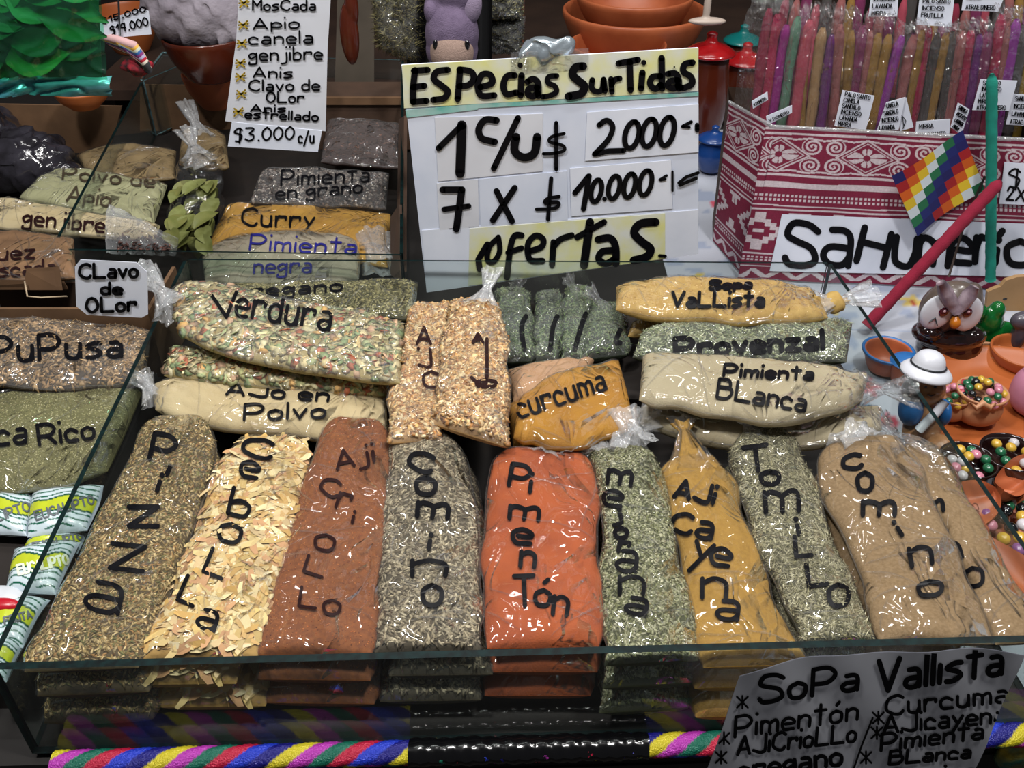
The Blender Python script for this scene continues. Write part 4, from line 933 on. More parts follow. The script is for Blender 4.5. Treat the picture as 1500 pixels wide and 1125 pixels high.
def pat(u, v):
    """woven pattern: u along in heights, v 0 top .. 1 bottom; True where white"""
    o = np.zeros(u.shape, bool)
    o |= (v < .012); o |= (np.abs(v-.036) < .007)
    # flowers in diamonds and spirals
    b = (v > .055) & (v < .275); y = (v-.165)/.11; x = ((u/.46) % 1)*2-1; ax = np.abs(x)
    d = ax/0.72+np.abs(y)
    di = (np.abs(d-.97) < .05) | (np.abs(d-.80) < .028)
    th = np.arctan2(y*.52, x*1.05); r = np.hypot(x*1.05, y*.52)
    fl = (r < .46*np.abs(np.cos(2*th))**.45*(.55+.45*np.cos(th)**2)+.02) & (r > .09) & (np.abs(np.sin(4*th+.3)) > .25) & (d < .72)
    sx = 1-ax; sy = np.abs(y)-.52; rr = np.hypot(sx*.9, sy*.55)*1; q = np.hypot((sx-.26)*1.0, sy*.52); ta = np.arctan2(sy*.52, (sx-.26))
    sp = (q < .24) & (((q*9.5-ta/(2*math.pi)) % 1) < .5) & (d > 1.04)
    zz = (np.abs(np.abs(y)-.86-.10*np.abs(((x*3.0) % 2)-1)) < .05)
    o |= b & (di | fl | sp | zz)
    o |= (np.abs(v-.29) < .008)
    o |= (v > .335) & (v < .372)
    dd = (v > .415) & (v < .468); o |= dd & (((u*46) % 1) < .6) & ((((v-.415)/.0265) % 1) < .62)
    o |= (np.abs(v-.487) < .004) | (np.abs(v-.515) < .006)
    # stepped blocks
    b2 = (v > .535) & (v < .79); px = np.floor(((u/.56) % 1)*20).astype(int); py = np.floor((v-.535)/.255*11).astype(int).clip(0, 10)
    art = ["..##....####....##..","..##.....##.....##..",".####....##....####.","##..##........##..##","#....##......##....#","..##..##....##..##..",
           "#....##......##....#","##..##........##..##",".####....##....####.","..##.....##.....##..","..##....####....##.."]
    A_ = np.array([[ch == '#' for ch in row] for row in art]); o |= b2 & A_[py, px]
    o |= (np.abs(v-.815) < .006)
    dd = (v > .835) & (v < .875); o |= dd & (((u*46) % 1) < .6) & ((((v-.835)/.02) % 1) < .62)
    o |= (np.abs(v-.905) < .005)
    zb_ = (v > .925) & (v < .99); o |= zb_ & (np.abs((v-.925)/.065-np.abs(((u*7) % 1)*2-1)) < .28)
    return o
ZT = .20; tA = P(1068,150,ZT); tB = P(1132,186,ZT); tC = P(1560,208,ZT); bA = P(1044,352,.0); bB = P(1092,408,.0); bC = P(1570,428,.0)
ibx = thing('incense_box', 'tall box wrapped in maroon and white woven-pattern cloth holding incense sticks', 'box', tuple(bB.lerp(bC, .5)))
def path(a, b, cc, n):
    pts = [a, a.lerp(b, .88), b.lerp(a, .02)*.5+b.lerp(cc, .02)*.5, b.lerp(cc, .06), cc]; q = catmull([tuple(p_) for p_ in pts], n=30); q = np.array(q)
    d = np.r_[0, np.cumsum(np.linalg.norm(np.diff(q, axis=0), axis=1))]; s_ = np.linspace(0, d[-1], n)
    return np.stack([np.interp(s_, d, q[:, i]) for i in range(3)], 1), s_
nu, nv = 640, 260
pt, su = path(tA, tB, tC, nu); pb, _ = path(bA, bB, bC, nu)
tt = np.linspace(0, 1, nv)[:, None, None]; Vb = pt[None]*(1-tt)+pb[None]*tt
wob = .0016*np.sin(su*60)[None]*np.sin(tt[..., 0]*7)+.002*(vn(su[None]*30+0*tt[..., 0], tt[..., 0]*5+0*su[None], 4)-.5); Vb[..., 1] += wob
UU = (su[None]+0*tt[..., 0])/.215; VV = tt[..., 0]+0*su[None]+.006*(vn(UU*4, tt[..., 0]*3+0*UU, 8)-.5)
ow = pat(UU+.1, VV); cc = np.where(ow[..., None], np.array(lin('cdbfc4')), np.array(lin('7a1838')))
cc = cc*(0.86+.28*vn(UU*160, VV*160, 6))[..., None]
Vb = Vb.reshape(-1, 3)
wr = mk('woven_wrap', Vb, gridf(nu, nv)[:, ::-1], 'attr_matte', ibx, cols=cc.reshape(-1, 3))
bk = []
for zz, p0, p1 in ((ZT, tA, tC), (0, bA, bC)):
    bk += [tuple(p0), (p0.x+.01, p0.y+.06, zz), (p1.x, p1.y+.12, zz), tuple(p1)]
mk('box_back', bk, [(0,1,5,4),(1,2,6,5),(2,3,7,6)], 'cardboard_dark', ibx, smooth=False)
tube('clear_rim', [tuple(Vector(q)+Vector((0,0,.001))) for q in pt[::16]], .0018, 'film_knot', ibx, n=6)
bY = 1.0
def boxhit(off):
    h = on_mesh([wr])
    def f(x, y):
        r = h(x, y); return (r[0]+r[1]*off, r[1]) if r else None
    return f
BH = boxhit(.0012)
def on_box(name, quad, m, parent, nx=30, ny=8, off=.002):
    V = []
    q = [np.array(p, float) for p in quad]
    for j in range(ny):
        for i in range(nx):
            a = q[0]+(q[1]-q[0])*i/(nx-1); b = q[3]+(q[2]-q[3])*i/(nx-1); c = a+(b-a)*j/(ny-1)
            h = wr_hit(*c); V.append(tuple(h[0]+Vector((0, -off, 0))))
    n = len(V); V += [(v[0], v[1]+.0006, v[2]) for v in V]
    f = gridf(nx, ny); return mk(name, V, np.concatenate([f[:, ::-1], f+n]), m, parent)
wr_hit = on_mesh([wr])
sg = thing('name_sign', 'white paper strip lettered Sahumerio taped on the woven box', 'sign', tuple(wr_hit(1320,398)[0]))
sh = on_box('sheet', [(1145,313),(1530,328),(1530,405),(1127,396)], 'paper_white', sg)
p = Pen(on_mesh([sh]), 10, .0008, ts=1)
p.ch('S',1174,358,44,60,6); p.ch('a',1226,362,38,50,6); p.ch('H',1280,362,40,50,14); p.ch('u',1326,368,30,40,6); p.ch('m',1368,368,44,38,6); p.ch('e',1408,366,28,36,6); p.ch('r',1440,366,22,36,4)
p.ch('i',1460,368,3,34,8); p.ch('o',1494,370,36,34,0); p.stroke([(1462,346),(1468,338)]); p.done(sg)
s2 = thing('price_card', 'small white price card at the right edge of the woven box, reading $ and 2X', 'sign', tuple(wr_hit(1490,298)[0]))
sh = on_box('card', [(1470,236),(1530,240),(1530,300),(1462,297)], 'paper_white', s2, nx=8, off=.003)
p = Pen(on_mesh([sh]), 3.5, .0008); p.ch('$',1485,262,16,30,6); p.text('2X',1474,292,1500,294,22); p.text('15',1500,268,1525,270,22); p.done(s2)

# ------------------------------------------------------------------ incense sticks, packets and their labels
STK = {'maroon':'781833','crimson':'90183d','magenta':'810f6c','sage':'517862','coral':'9e3f4f','tan':'977852','ochre':'846329','purple':'5c1862','rose':'89514f','grey':'433f3d','violet':'7e2984','mustard':'897122','plum':'71244f'}
for k, v in STK.items(): mat('stick_'+k, v, rough=.9, bump=.5, bscale=900, c2=v)
SM = {}
def stick_mesh(k):
    if k in SM: return SM[k]
    n, m = 12, 46; V = []; 
    for i in range(m):
        t = i/(m-1); r = .0062*min(1, (1-t)*16+.18)**.5*(1+.07*math.sin(t*19+len(k)))
        for j in range(n):
            a = 2*math.pi*j/n; q = r*(1+.16*(float(vn(a*3+7, t*60, len(k)))-.5))
            V.append((q*math.cos(a)+.0012*math.sin(t*9), q*math.sin(a), t))
    o = mk('incense_stick', V, gridf(n, m, True), 'stick_'+k); me = o.data; bpy.data.objects.remove(o); SM[k] = me
    for v in me.vertices: v.co.x += 0
    return me
sticks = [(1128,12,1098,200,'maroon',.99),(1140,20,1112,200,'crimson',1),(1153,36,1124,200,'magenta',1),(1170,24,1138,200,'sage',1),(1188,28,1156,200,'coral',1.2),(1180,60,1172,200,'ochre',.8),(1206,40,1182,200,'tan',1),
 (1220,50,1198,200,'purple',1),(1231,34,1217,200,'rose',1),(1248,44,1234,200,'ochre',.9),(1265,36,1240,200,'plum',1),(1276,44,1252,200,'rose',.8),(1288,48,1258,200,'ochre',1),(1303,50,1272,200,'ochre',1),(1322,52,1276,205,'violet',1),
 (1340,50,1305,205,'rose',1),(1352,44,1322,205,'ochre',.9),(1362,40,1330,205,'crimson',.9),(1374,48,1345,205,'grey',.9),(1387,48,1354,205,'ochre',1),(1396,46,1374,205,'grey',.9),(1410,44,1380,205,'rose',1.1),(1423,44,1396,205,'crimson',1),
 (1436,50,1410,205,'purple',.9),(1448,46,1422,205,'plum',1.1),(1468,20,1438,205,'crimson',1),(1476,30,1454,205,'rose',.8),(1490,28,1456,205,'violet',1.1),(1500,36,1474,205,'grey',1),(1514,56,1486,205,'mustard',1)]
CN = {'maroon':'dark red','crimson':'crimson','magenta':'magenta','sage':'sage green','coral':'coral pink','tan':'tan','ochre':'ochre','purple':'deep purple','rose':'dusty rose','grey':'charcoal grey','violet':'bright violet','mustard':'mustard','plum':'plum'}
seen = {}
ordn = ['first', 'second', 'third', 'fourth', 'fifth', 'sixth', 'seventh', 'eighth', 'ninth']
def put_stick(x0, y0, x1, y1, k, s, Y0, Y1, label, group):
    a = PY(x1, y1, Y1); a = a-(PY(x0, y0, Y0)-a).normalized()*.10; b = PY(x0, y0, Y0)
    if a.z < .012: a = a.lerp(b, (.012-a.z)/(b.z-a.z))
    o = bpy.data.objects.new('incense_stick', stick_mesh(k)); COL.objects.link(o); d = b-a
    o.location = a; o.rotation_euler = d.to_track_quat('Z', 'Y').to_euler(); o.scale = (s, s, d.length); tag(o, label, 'incense stick', group)
    return o
for x0, y0, x1, y1, k, s in sticks:
    i = seen.get(k, 0); seen[k] = i+1
    put_stick(x0, y0, x1, y1, k, s*1.0, 1.135, 1.125, f'{CN[k]} incense stick in the front row, {ordn[i]} of its colour from the left', 'incense sticks in the front row')
seen = {}
rb = random.Random(3)
for i in range(24):
    x = 1140+i*15.5+rb.uniform(-3, 3); k = ['maroon','rose','plum','coral','grey','rose','ochre','plum'][i % 8]
    j = seen.get(k, 0); seen[k] = j+1
    put_stick(x+14, rb.uniform(-22, 12), x-14, 170, k, 1.0, 1.20, 1.19, f'{CN[k]} incense stick in the rear rank, {ordn[min(j,8)]} of its colour from the left', 'incense sticks in the rear rank')
def sleeve(x0, x1, y, Y, seed, label):
    r = thing('cellophane_sleeve', label, 'cellophane packet', tuple(PY((x0+x1)/2-14, 175, Y)), 'cellophane incense packets')
    nu, nv = 60, 70; V = []
    for j in range(nv):
        t = j/(nv-1); yy = 190*(1-t)+y*t; sh = 24*(t-.5)
        for i in range(nu):
            s = -1+2*i/(nu-1); top = (12*float(vn(i*.25, seed, 2))-6)*max(0, t-.8)*5
            q = PY((x0+x1)/2-12+sh+s*(x1-x0)/2*(1.0 if t < .8 else 1-.25*(t-.8)*5), yy-top, Y)
            bul = .010*(1-s*s)**.5; cr = .003*float(ridge(i*.12+seed, j*.09, seed))+(.018*float(ridge(i*.2+seed, j*.35, seed+2))*max(0, t-.78)*4.5)
            V.append((q.x, q.y-bul-cr+(.01*(t > .97)), q.z))
    c_ = 52*nu; Vt = V[c_:]
    mk('film', V[:c_+nu], gridf(nu, 53), 'film', r); mk('crumpled_top', Vt, gridf(nu, nv-52), 'film_soft', r); return r
for i, (a, b, y) in enumerate([(1090,1165,-8),(1158,1222,4),(1212,1262,8),(1256,1316,18),(1310,1362,28),(1358,1404,30),(1400,1452,26),(1448,1510,8)]):
    sleeve(a+4, b+4, y, 1.117-.003*(i % 2), i+1, f'clear crinkled cellophane sleeve round incense sticks, {ordn[i]} from the left in the box')
def card(lines, quad, Y, label, rot=0, h=9, w=1.35, txt=None):
    r = thing('label_card', label, 'label', tuple(plane_hit(quad[3][0], quad[3][1], Y)[0]), 'incense scent labels')
    paper('card', quad, Y, 'paper_white', r)
    q = [np.array(v, float) for v in quad]; p = Pen(on_plane(Y, off=.0013), w); n = len(lines)
    for i, t in enumerate(lines):
        f = (i+.78)/n; a = q[0]+(q[3]-q[0])*f; b = q[1]+(q[2]-q[1])*f; d = b-a
        e = a+d*(.12+.76*min(1, len(t)/max(len(z) for z in lines))); a = a+d*.1; p.text(t, a[0], a[1], e[0], e[1], h, 0)
    p.done(r)
YL = 1.098
card(['PALO SANTO','CANELA','SANDALO','INCIENSO','LAVANDA','MIRRA'], [(1234,132),(1281,140),(1268,190),(1222,184)], YL, 'white scent card starting PALO SANTO, CANELA, leftmost large one', h=7)
card(['CANELA','SANDALO','INCIENSO','LAVANDA'], [(1298,150),(1326,142),(1316,190),(1284,192)], YL, 'tilted white scent card with CANELA on top, beside the PALO SANTO one', h=7)
card(['A'], [(1327,142),(1338,186),(1318,192),(1316,170)], YL+.003, 'folded corner card marked A beside the tilted CANELA card', h=7)
card(['MIRRA','PALO SANTO'], [(1342,178),(1392,174),(1390,200),(1340,203)], YL, 'white scent card lettered PALO SANTO sticking out low at the box rim', h=7)
card(['SANDALO','INCIENSO','LAVANDA','MIRRA'], [(1403,150),(1420,160),(1408,198),(1392,186)], YL, 'narrow sideways scent card left of the teal stick', h=6)
card(['SANDALO','INCIENSO','LAVANDA','MIRRA','ATRAE DINERO'], [(1436,116),(1490,118),(1478,162),(1424,161)], YL, 'white scent card crossed by the teal stick', h=7)
card(['SANDALO','INCIENSO','LAVANDA','ATRAE DINERO'], [(1484,137),(1530,140),(1525,186),(1473,182)], YL+.004, 'white scent card cut off by the right edge of the photo, below the crossed one', h=7)
card(['INCIENSO','LAVANDA','MIRRA'], [(1276,-8),(1316,-8),(1314,24),(1272,24)], 1.155, 'white scent card at the top of the rear rank reading INCIENSO LAVANDA', h=7)
card(['PALO SANTO','INCIENSO','FRUTILLA',''], [(1347,-4),(1398,-4),(1393,39),(1342,36)], 1.115, 'white scent card at the top reading PALO SANTO INCIENSO FRUTILLA', h=7)
card(['MIRRA','ATRAE DINERO'], [(1412,-12),(1474,-12),(1462,17),(1408,15)], 1.155, 'white scent card at the top reading MIRRA ATRAE DINERO', h=7)
card(['Y ROMERO'], [(1101,148),(1124,134),(1125,146),(1103,159)], YL, 'small slanted card at the left end of the packets, the upper one', h=5, w=1.2)
card(['Y ROMERO'], [(1122,170),(1160,154),(1160,165),(1124,183)], YL, 'small slanted card at the left end of the packets, the lower one', h=5, w=1.2)

# wiphala flag
fl = thing('flag', 'small checkered rainbow flag of seven colours standing before the woven box', 'flag', tuple(plane_hit(1345,345,1.03)[0]))
fc = pal('1c1c5c','9c1c20','c85a18','d8b82c','ccd6dc','1f6a44','1c2468'); q = [np.array(v, float) for v in ((1306,258),(1412,193),(1441,276),(1343,345))]
k = 8; V = []; Fq = []; C = []
for i in range(7):
    for j in range(7):
        b = len(V)
        for a_ in range(k+1):
            for b_ in range(k+1):
                u = (i+a_/k)/7; v = (j+b_/k)/7; c_ = (q[0]*(1-u)+q[1]*u)*(1-v)+(q[3]*(1-u)+q[2]*u)*v
                h, n_ = plane_hit(c_[0], c_[1], 1.03); h = h+n_*.004*math.sin(u*5+v*2.5); V.append(tuple(h)); C.append(fc[(i+j) % 7]*(1+.06*((i*3+j) % 3)))
        for a_ in range(k):
            for b_ in range(k):
                o_ = b+a_*(k+1)+b_; Fq.append((o_, o_+1, o_+k+2, o_+k+1))
n = len(V); V += [(v[0], v[1]+.0005, v[2]) for v in V]; Fq += [tuple(x+n for x in f[::-1]) for f in Fq]
mk('cloth', V, Fq, 'attr_flat', fl, cols=np.clip(np.array(C+C), 0, 1))
tube('flag_stick', [plane_hit(1443,258,1.026)[0], plane_hit(1415,320,1.026)[0], PY(1390,405,1.026)], .0015, 'wood_dark', fl)
def fat_stick(name, pts, r, m, label):
    n = 60; q = [Vector(pts[0]).lerp(Vector(pts[1]), i/(n-1)) for i in range(n)]
    rr = [r*min(1, .35+i*.35, 1)*(1+.035*math.sin(i*1.3)+.03*math.sin(i*2.9)) for i in range(n)]
    o = tube(name, q, rr, m, None, n=14); tag(o, label, 'incense stick'); return o
fat_stick('incense_stick', [PY(1466,265,.985), PY(1262,486,.93)+Vector((.004, 0, .008))], .0072, mat('stick_red','8c1232',rough=.9,bump=.7,bscale=1200,c2='84102e'), 'thick dark red rope-like incense stick leaning across the scene')
fat_stick('incense_stick', [PY(1453,108,1.015), PY(1451,410,1.005)], .0060, mat('stick_teal','128a78',rough=.9,bump=.4,bscale=1200,c2='0f7a6a'), 'upright teal green incense stick in front of the woven box')
# ------------------------------------------------------------------ pottery on the right
def bowl(name, label, cx, cy, z, r, h, m, group=None, cat='bowl', th=.05, foot=.5, tilt=None, scale=None):
    """open bowl; its rim centre is where the pixel's ray meets height z+h"""
    c = P(cx, cy, z+h); t = r*th*2
    prof = [(0, t*.8), (r*foot*.8, t*.9), (r*.80, h*.45), (r-t, h-.001), (r-t*.4, h), (r, h-.001), (r*.86, h*.42), (r*foot, .002), (r*foot*.9, 0), (0, 0)]
    root = thing(name, label, cat, (c.x, c.y, z), group)
    lathe('body', prof, (c.x, c.y, z), m, root, n=48, tilt=tilt); return root, c
dish, dc = bowl('clay_dish', 'wide shallow terracotta dish with beaded pots standing in it', 1520, 606, .0, .128, .020, 'terracotta_orange', foot=.85, th=.03)
mat('mustache', 'a06a44', rough=.5)
BEADC = {'pink':'c07a8c','dark green':'1f5a3c','yellow':'c09a38','black':'101012','red':'a03040','pale grey':'b8b4b8','violet':'7c4a80','white':'ccc8cc'}
for k, v in BEADC.items(): mat('bead_'+k.replace(' ', '_'), v, rough=.12, coat=.6)
BM = {}
def bead(c, r, k, label, group):
    if k not in BM:
        bm = bmesh.new(); bmesh.ops.create_uvsphere(bm, u_segments=12, v_segments=8, radius=1); me = bpy.data.meshes.new('bead'); bm.to_mesh(me); bm.free()
        me.polygons.foreach_set('use_smooth', np.ones(len(me.polygons), bool)); me.materials.append(M['bead_'+k.replace(' ', '_')]); BM[k] = me
    o = bpy.data.objects.new('bead', BM[k]); COL.objects.link(o); o.location = c; o.scale = (r, r*1.15, r*.9); tag(o, label, 'bead', group)
def beads(c, rad, n, seed, where, r=.0046, dome=.006, cols=None):
    rn = random.Random(seed); ks = cols or list(BEADC); pts = []; t = 0
    while len(pts) < n and t < 6000:
        t += 1; a = rn.uniform(0, 6.283); q = rad*math.sqrt(rn.random()); z = dome*(1-(q/rad)**2)
        p = Vector((c[0]+q*math.cos(a), c[1]+q*math.sin(a), c[2]+z))
        if all((p-o).length > r*1.95 for o in pts): pts.append(p)
    for i, p in enumerate(pts):
        k = ks[rn.randrange(len(ks))]; bead(p, r, k, f'glossy {k} bead heaped {where}', 'beads heaped '+where)
def pot(label, cx, cy, z, r, h, m='clay_tan', group='little clay pots of beads'):
    c = P(cx, cy, z+h); root = thing('clay_pot', label, 'pot', (c.x, c.y, z), group)
    prof = [(0, h*.55), (r*.7, h*.6), (r*.78, h*.8), (r*.95, h), (r*1.06, h*1.02), (r*1.08, h*.96), (r*.9, h*.78), (r*1.05, h*.5), (r*.98, h*.22), (r*.6, 0), (0, 0)]
    lathe('body', prof, (c.x, c.y, z), m, root, n=36); return root, c
pr, pc = pot('larger round clay pot with a moulded moustache, heaped with beads', 1440, 572, .008, .0235, .036)
tube('moustache', [PY(1421,590,pc.y-.0255), PY(1430,598,pc.y-.0275), PY(1439,590,pc.y-.0275), PY(1449,598,pc.y-.0265), PY(1459,590,pc.y-.0245)], [.001,.003,.0035,.003,.001], 'clay_tan', pr)
beads((pc.x, pc.y, pc.z-.003), .0215, 26, 1, 'in the larger moustache pot', r=.0041, dome=.012, cols=['pink','black','dark green','pink','red','yellow','pale grey','dark green'])
pr2, pc2 = pot('smaller clay pot of beads tucked behind the hatted figurine', 1399, 578, .008, .017, .028)
beads((pc2.x, pc2.y, pc2.z-.003), .0155, 14, 2, 'in the smaller clay pot', r=.0040, dome=.010, cols=['pink','black','dark green','yellow','red'])
cup = thing('pink_jug', 'pink ceramic jug with a blue rounded top, cut by the right edge', 'jug', tuple(P(1506, 610, .008)))
c = P(1512, 600, .008); lathe('body', [(0,0),(.020,0),(.028,.014),(.027,.034),(.020,.046),(0,.046)], c, mat('pink_clay','b87a92',rough=.5), cup)
lathe('top', [(.020,.045),(.021,.055),(.016,.066),(0,.07)], c, mat('blue_paint','1f5f9e',rough=.4), cup)
# figurine with white hat
fg = thing('figurine', 'seated clay figurine wearing a white brimmed hat and blue poncho', 'figurine', tuple(P(1358, 650, .0)))
fc_ = PY(1352, 600, P(1358, 655, 0).y); X, Yf = fc_.x, fc_.y
def fp(x, y, dy=0): q = PY(x, y, Yf+dy); return (q.x, q.y, q.z)
blob('body', [(fp(1352,622),(.019,.016,.020)), (fp(1352,605),(.016,.014,.016)), (fp(1362,570),(.0145,.015,.0165)), (fp(1374,569,-.012),(.006,.006,.005)),
     (fp(1335,640,-.012),(.008,.016,.007)), (fp(1366,640,-.014),(.008,.018,.007)), (fp(1340,660,-.024),(.010,.012,.008)), (fp(1378,655,-.026),(.014,.014,.012)), (fp(1378,612),(.007,.008,.014))],
     mat('figure_clay','a3744f',rough=.35,c2='94663f',nscale=60), fg, vox=.0015)
blob('poncho', [(fp(1334,600,-.002),(.011,.015,.017)), (fp(1381,604,-.002),(.007,.013,.014))], 'blue_paint', fg, vox=.0014)
tube('white_sash', [fp(1385,588,-.014), fp(1372,604,-.018), fp(1360,616,-.020), fp(1346,630,-.020)], .0045, mat('white_paint','c8cad2',rough=.35), fg)
blob('hair', [(fp(1337,573,.004),(.010,.014,.013))], mat('dark_paint','23262a',rough=.3), fg, vox=.0014)
for ex_, ey_ in ((1356,567),(1370,567)): blob('eye', [(fp(ex_,ey_,-.0145),(.0016,.001,.0012))], 'dark_paint', fg, vox=.0004)
tube('mouth', [fp(1358,578,-.0145), fp(1364,580,-.0155), fp(1370,578,-.0145)], .0006, 'dark_paint', fg, n=6)
hc = Vector(fp(1357,543)); R_ = (math.radians(-8), math.radians(6), 0)
lathe('hat', [(0,.0),(.019,-.001),(.0238,-.004),(.0242,-.001),(.021,.003),(.0155,.006),(.0142,.012),(.011,.0175),(.005,.0205),(0,.021)], hc, 'white_paint', fg, tilt=R_, label='white hat')
a_ = np.linspace(0, 2*math.pi, 40); Rm = Euler(R_).to_matrix(); tube('hat_band', [tuple(hc+Rm@Vector((.0158*math.cos(t), .0158*math.sin(t), .0066))) for t in a_], .0011, 'dark_paint', fg, n=6)
# owl
ow_ = thing('owl_ornament', 'ceramic owl with round white eye discs and dark glazed body', 'ornament', tuple(P(1395, 520, .0)))
OY = P(1395, 522, .0).y
def op(x, y, dy=0): q = PY(x, y, OY+dy); return (q.x, q.y, q.z)
blob('body', [(op(1390,506),(.037,.028,.026)), (op(1390,488),(.042,.028,.014)), (op(1362,482,-.010),(.014,.016,.008)), (op(1425,490,-.008),(.012,.016,.009))], 'choc_glaze', ow_, vox=.0018)
blob('head', [(op(1393,452,.008),(.035,.024,.034)), (op(1370,470,.004),(.018,.020,.022)), (op(1422,435,.012),(.012,.012,.018))], mat('owl_grey','5c5048',rough=.3,coat=.3,c2='4c423c',nscale=50), ow_, vox=.0018)
for x, y, rx, rz, ry in ((1373,457,.0185,.0225,.12),(1417,460,.0165,.0225,-.12)):
    d = blob('eye_disc', [(op(x,y,-.019),(rx,.005,rz),(0,ry,0))], mat('owl_white','d4d6de',rough=.25,coat=.3), ow_, vox=.0012)
for x, y in ((1382,457),(1417,458)):
    blob('pupil', [(op(x,y,-.0235),(.0056,.0025,.0060))], mat('owl_pupil','4c1020',rough=.1,coat=.8), ow_, vox=.0007)
    blob('glint', [(op(x+2,y-1,-.0265),(.0016,.001,.0018))], mat('owl_glint','e0b8c0',rough=.3), ow_, vox=.0004)
for sx, pts in ((-1, [(1378,414),(1385,428),(1394,444),(1400,460)]), (1, [(1428,420),(1420,432),(1410,446),(1401,460)])):
    tube('ear_tuft', [op(x,y,-.0225-.001*i) for i, (x, y) in enumerate(pts)], [.005,.0082,.0075,.003], mat('owl_silver','9a8a92',rough=.3,c2='7c6a74',nscale=120), ow_, n=10)
blob('beak', [(op(1399,473,-.027),(.0058,.006,.0068)), (op(1399,468,-.025),(.004,.005,.006))], mat('owl_beak','b86a18',rough=.3), ow_, vox=.001)
tube('black_line', [op(1361,472,-.0235), op(1370,466,-.0245), op(1373,477,-.0245)], .0007, 'dark_paint', ow_, n=6)
# green cactus, wooden cut-out, arch, nest, blue-rimmed pot
gc = blob('green_ornament', [(op(1448,474,.03),(.016,.012,.024)), (op(1462,490,.03),(.024,.012,.018)), (op(1450,492,.03),(.022,.013,.020)), (op(1447,506,.03),(.018,.013,.016)), (op(1434,458,.03),(.008,.010,.012)), (op(1460,455,.03),(.009,.010,.012))], mat('green_glaze','0c6428',rough=.2,coat=.5,c2='0a5420',nscale=40), None, vox=.0018)
tag(gc, 'glossy green lobed ceramic ornament right of the owl', 'ornament')
wc = slab('wooden_cutout', [plane_hit(x, y, .985)[0] for x, y in ((1443,470),(1447,428),(1455,424),(1466,420),(1474,411),(1490,406),(1520,404),(1520,470))], (0, .006, 0), mat('mdf','a8855c',rough=.7,c2='9c7a52',nscale=30), None)
tag(wc, 'tan flat wooden shape with a scalloped upper edge beside the teal stick', 'cut-out')
o = blob('dot', [(tuple(plane_hit(1472,438,.985)[0]), (.003, .001, .0015))], 'dark_paint', wc, vox=.0005)
rk = blob('stone_ornament', [(op(1506,470,.01),(.020,.012,.012)), (op(1492,490,.01),(.008,.011,.022)), (op(1515,490,.01),(.010,.011,.024))], mat('grey_glaze','4c4852',rough=.3,coat=.3,c2='3a3640',nscale=40), None, vox=.002)
tag(rk, 'dark grey arched stone-like ornament at the right edge', 'ornament')
ns, nc = bowl('clay_nest', 'small tan clay ring bowl at the foot of the owl', 1452, 512, .0, .018, .014, 'clay_tan', foot=.7, th=.12)
b2, bc = bowl('clay_dish', 'orange clay dish behind the wide one, cut by the right edge', 1500, 512, .0, .035, .024, 'terracotta_orange', foot=.6)
bp_, bpc = bowl('clay_pot', 'small brown clay pot with a blue rim behind the glass edge', 1302, 512, .0, .026, .026, 'terracotta', foot=.7, cat='pot')
lathe('blue_rim', [(.0245,.025),(.027,.027),(.029,.026),(.028,.023)], (bpc.x, bpc.y, 0), 'blue_paint', bp_)
bq, bqc = bowl('clay_pot', 'small blue-lidded brown pot left of the hatted figurine', 1330, 530, .0, .018, .026, 'terracotta', foot=.7, cat='pot')
lathe('lid', [(.019,.026),(.014,.031),(0,.034)], (bqc.x, bqc.y, 0), 'blue_paint', bq)
# dark glazed cups with beads and clay leaf dishes lower right
for i, (x, y, r, lb) in enumerate([(1420,672,.026,'dark brown glazed cup nearest the wide dish rim'), (1480,668,.028,'dark brown glazed cup below the pink jug'),
                                   (1385,690,.024,'dark brown glazed cup just outside the glass pane')]):
    c = P(x, y, .035+.006*(i == 0)); root = thing('glazed_cup', lb, 'cup', (c.x, c.y, .0), 'dark glazed cups')
    lathe('body', [(0,.022),(r*.7,.024),(r*.8,.032),(r*.92,.040),(r*1.02,.041),(r,.034),(r*1.05,.020),(r*.7,0),(0,0)], (c.x, c.y, 0), 'choc_glaze', root)
    beads((c.x, c.y, .036), r*.8, 9, 20+i, 'in the '+lb.replace('dark brown glazed cup', 'dark cup'), r=.0048, dome=.006, cols=['dark green','pink','black','pale grey','yellow'])
for i, (x, y, lb) in enumerate([(1372,640,'beside the figurine base'), (1340,665,'between the figurine and the ground cumin bag')]):
    c = P(x, y, .02); beads((c.x, c.y, .004), .018, 7, 40+i, lb, r=.0052, dome=.002, cols=['pink','dark green','yellow'])
lf = [((1408,752),(.055,.035),(.4,-.2,.5),'flat clay leaf dish with letters scratched on it, the upper one'),
      ((1442,830),(.075,.040),(.2,.2,-.9),'folded clay leaf dish with scratched loops beside the ground cumin bag'),
      ((1372,775),(.062,.045),(-.1,.1,-.7),'plain folded clay leaf dish behind the glass pane'),
      ((1480,712),(.060,.022),(.3,.1,.8),'narrow clay leaf dish below the dark glazed cups')]
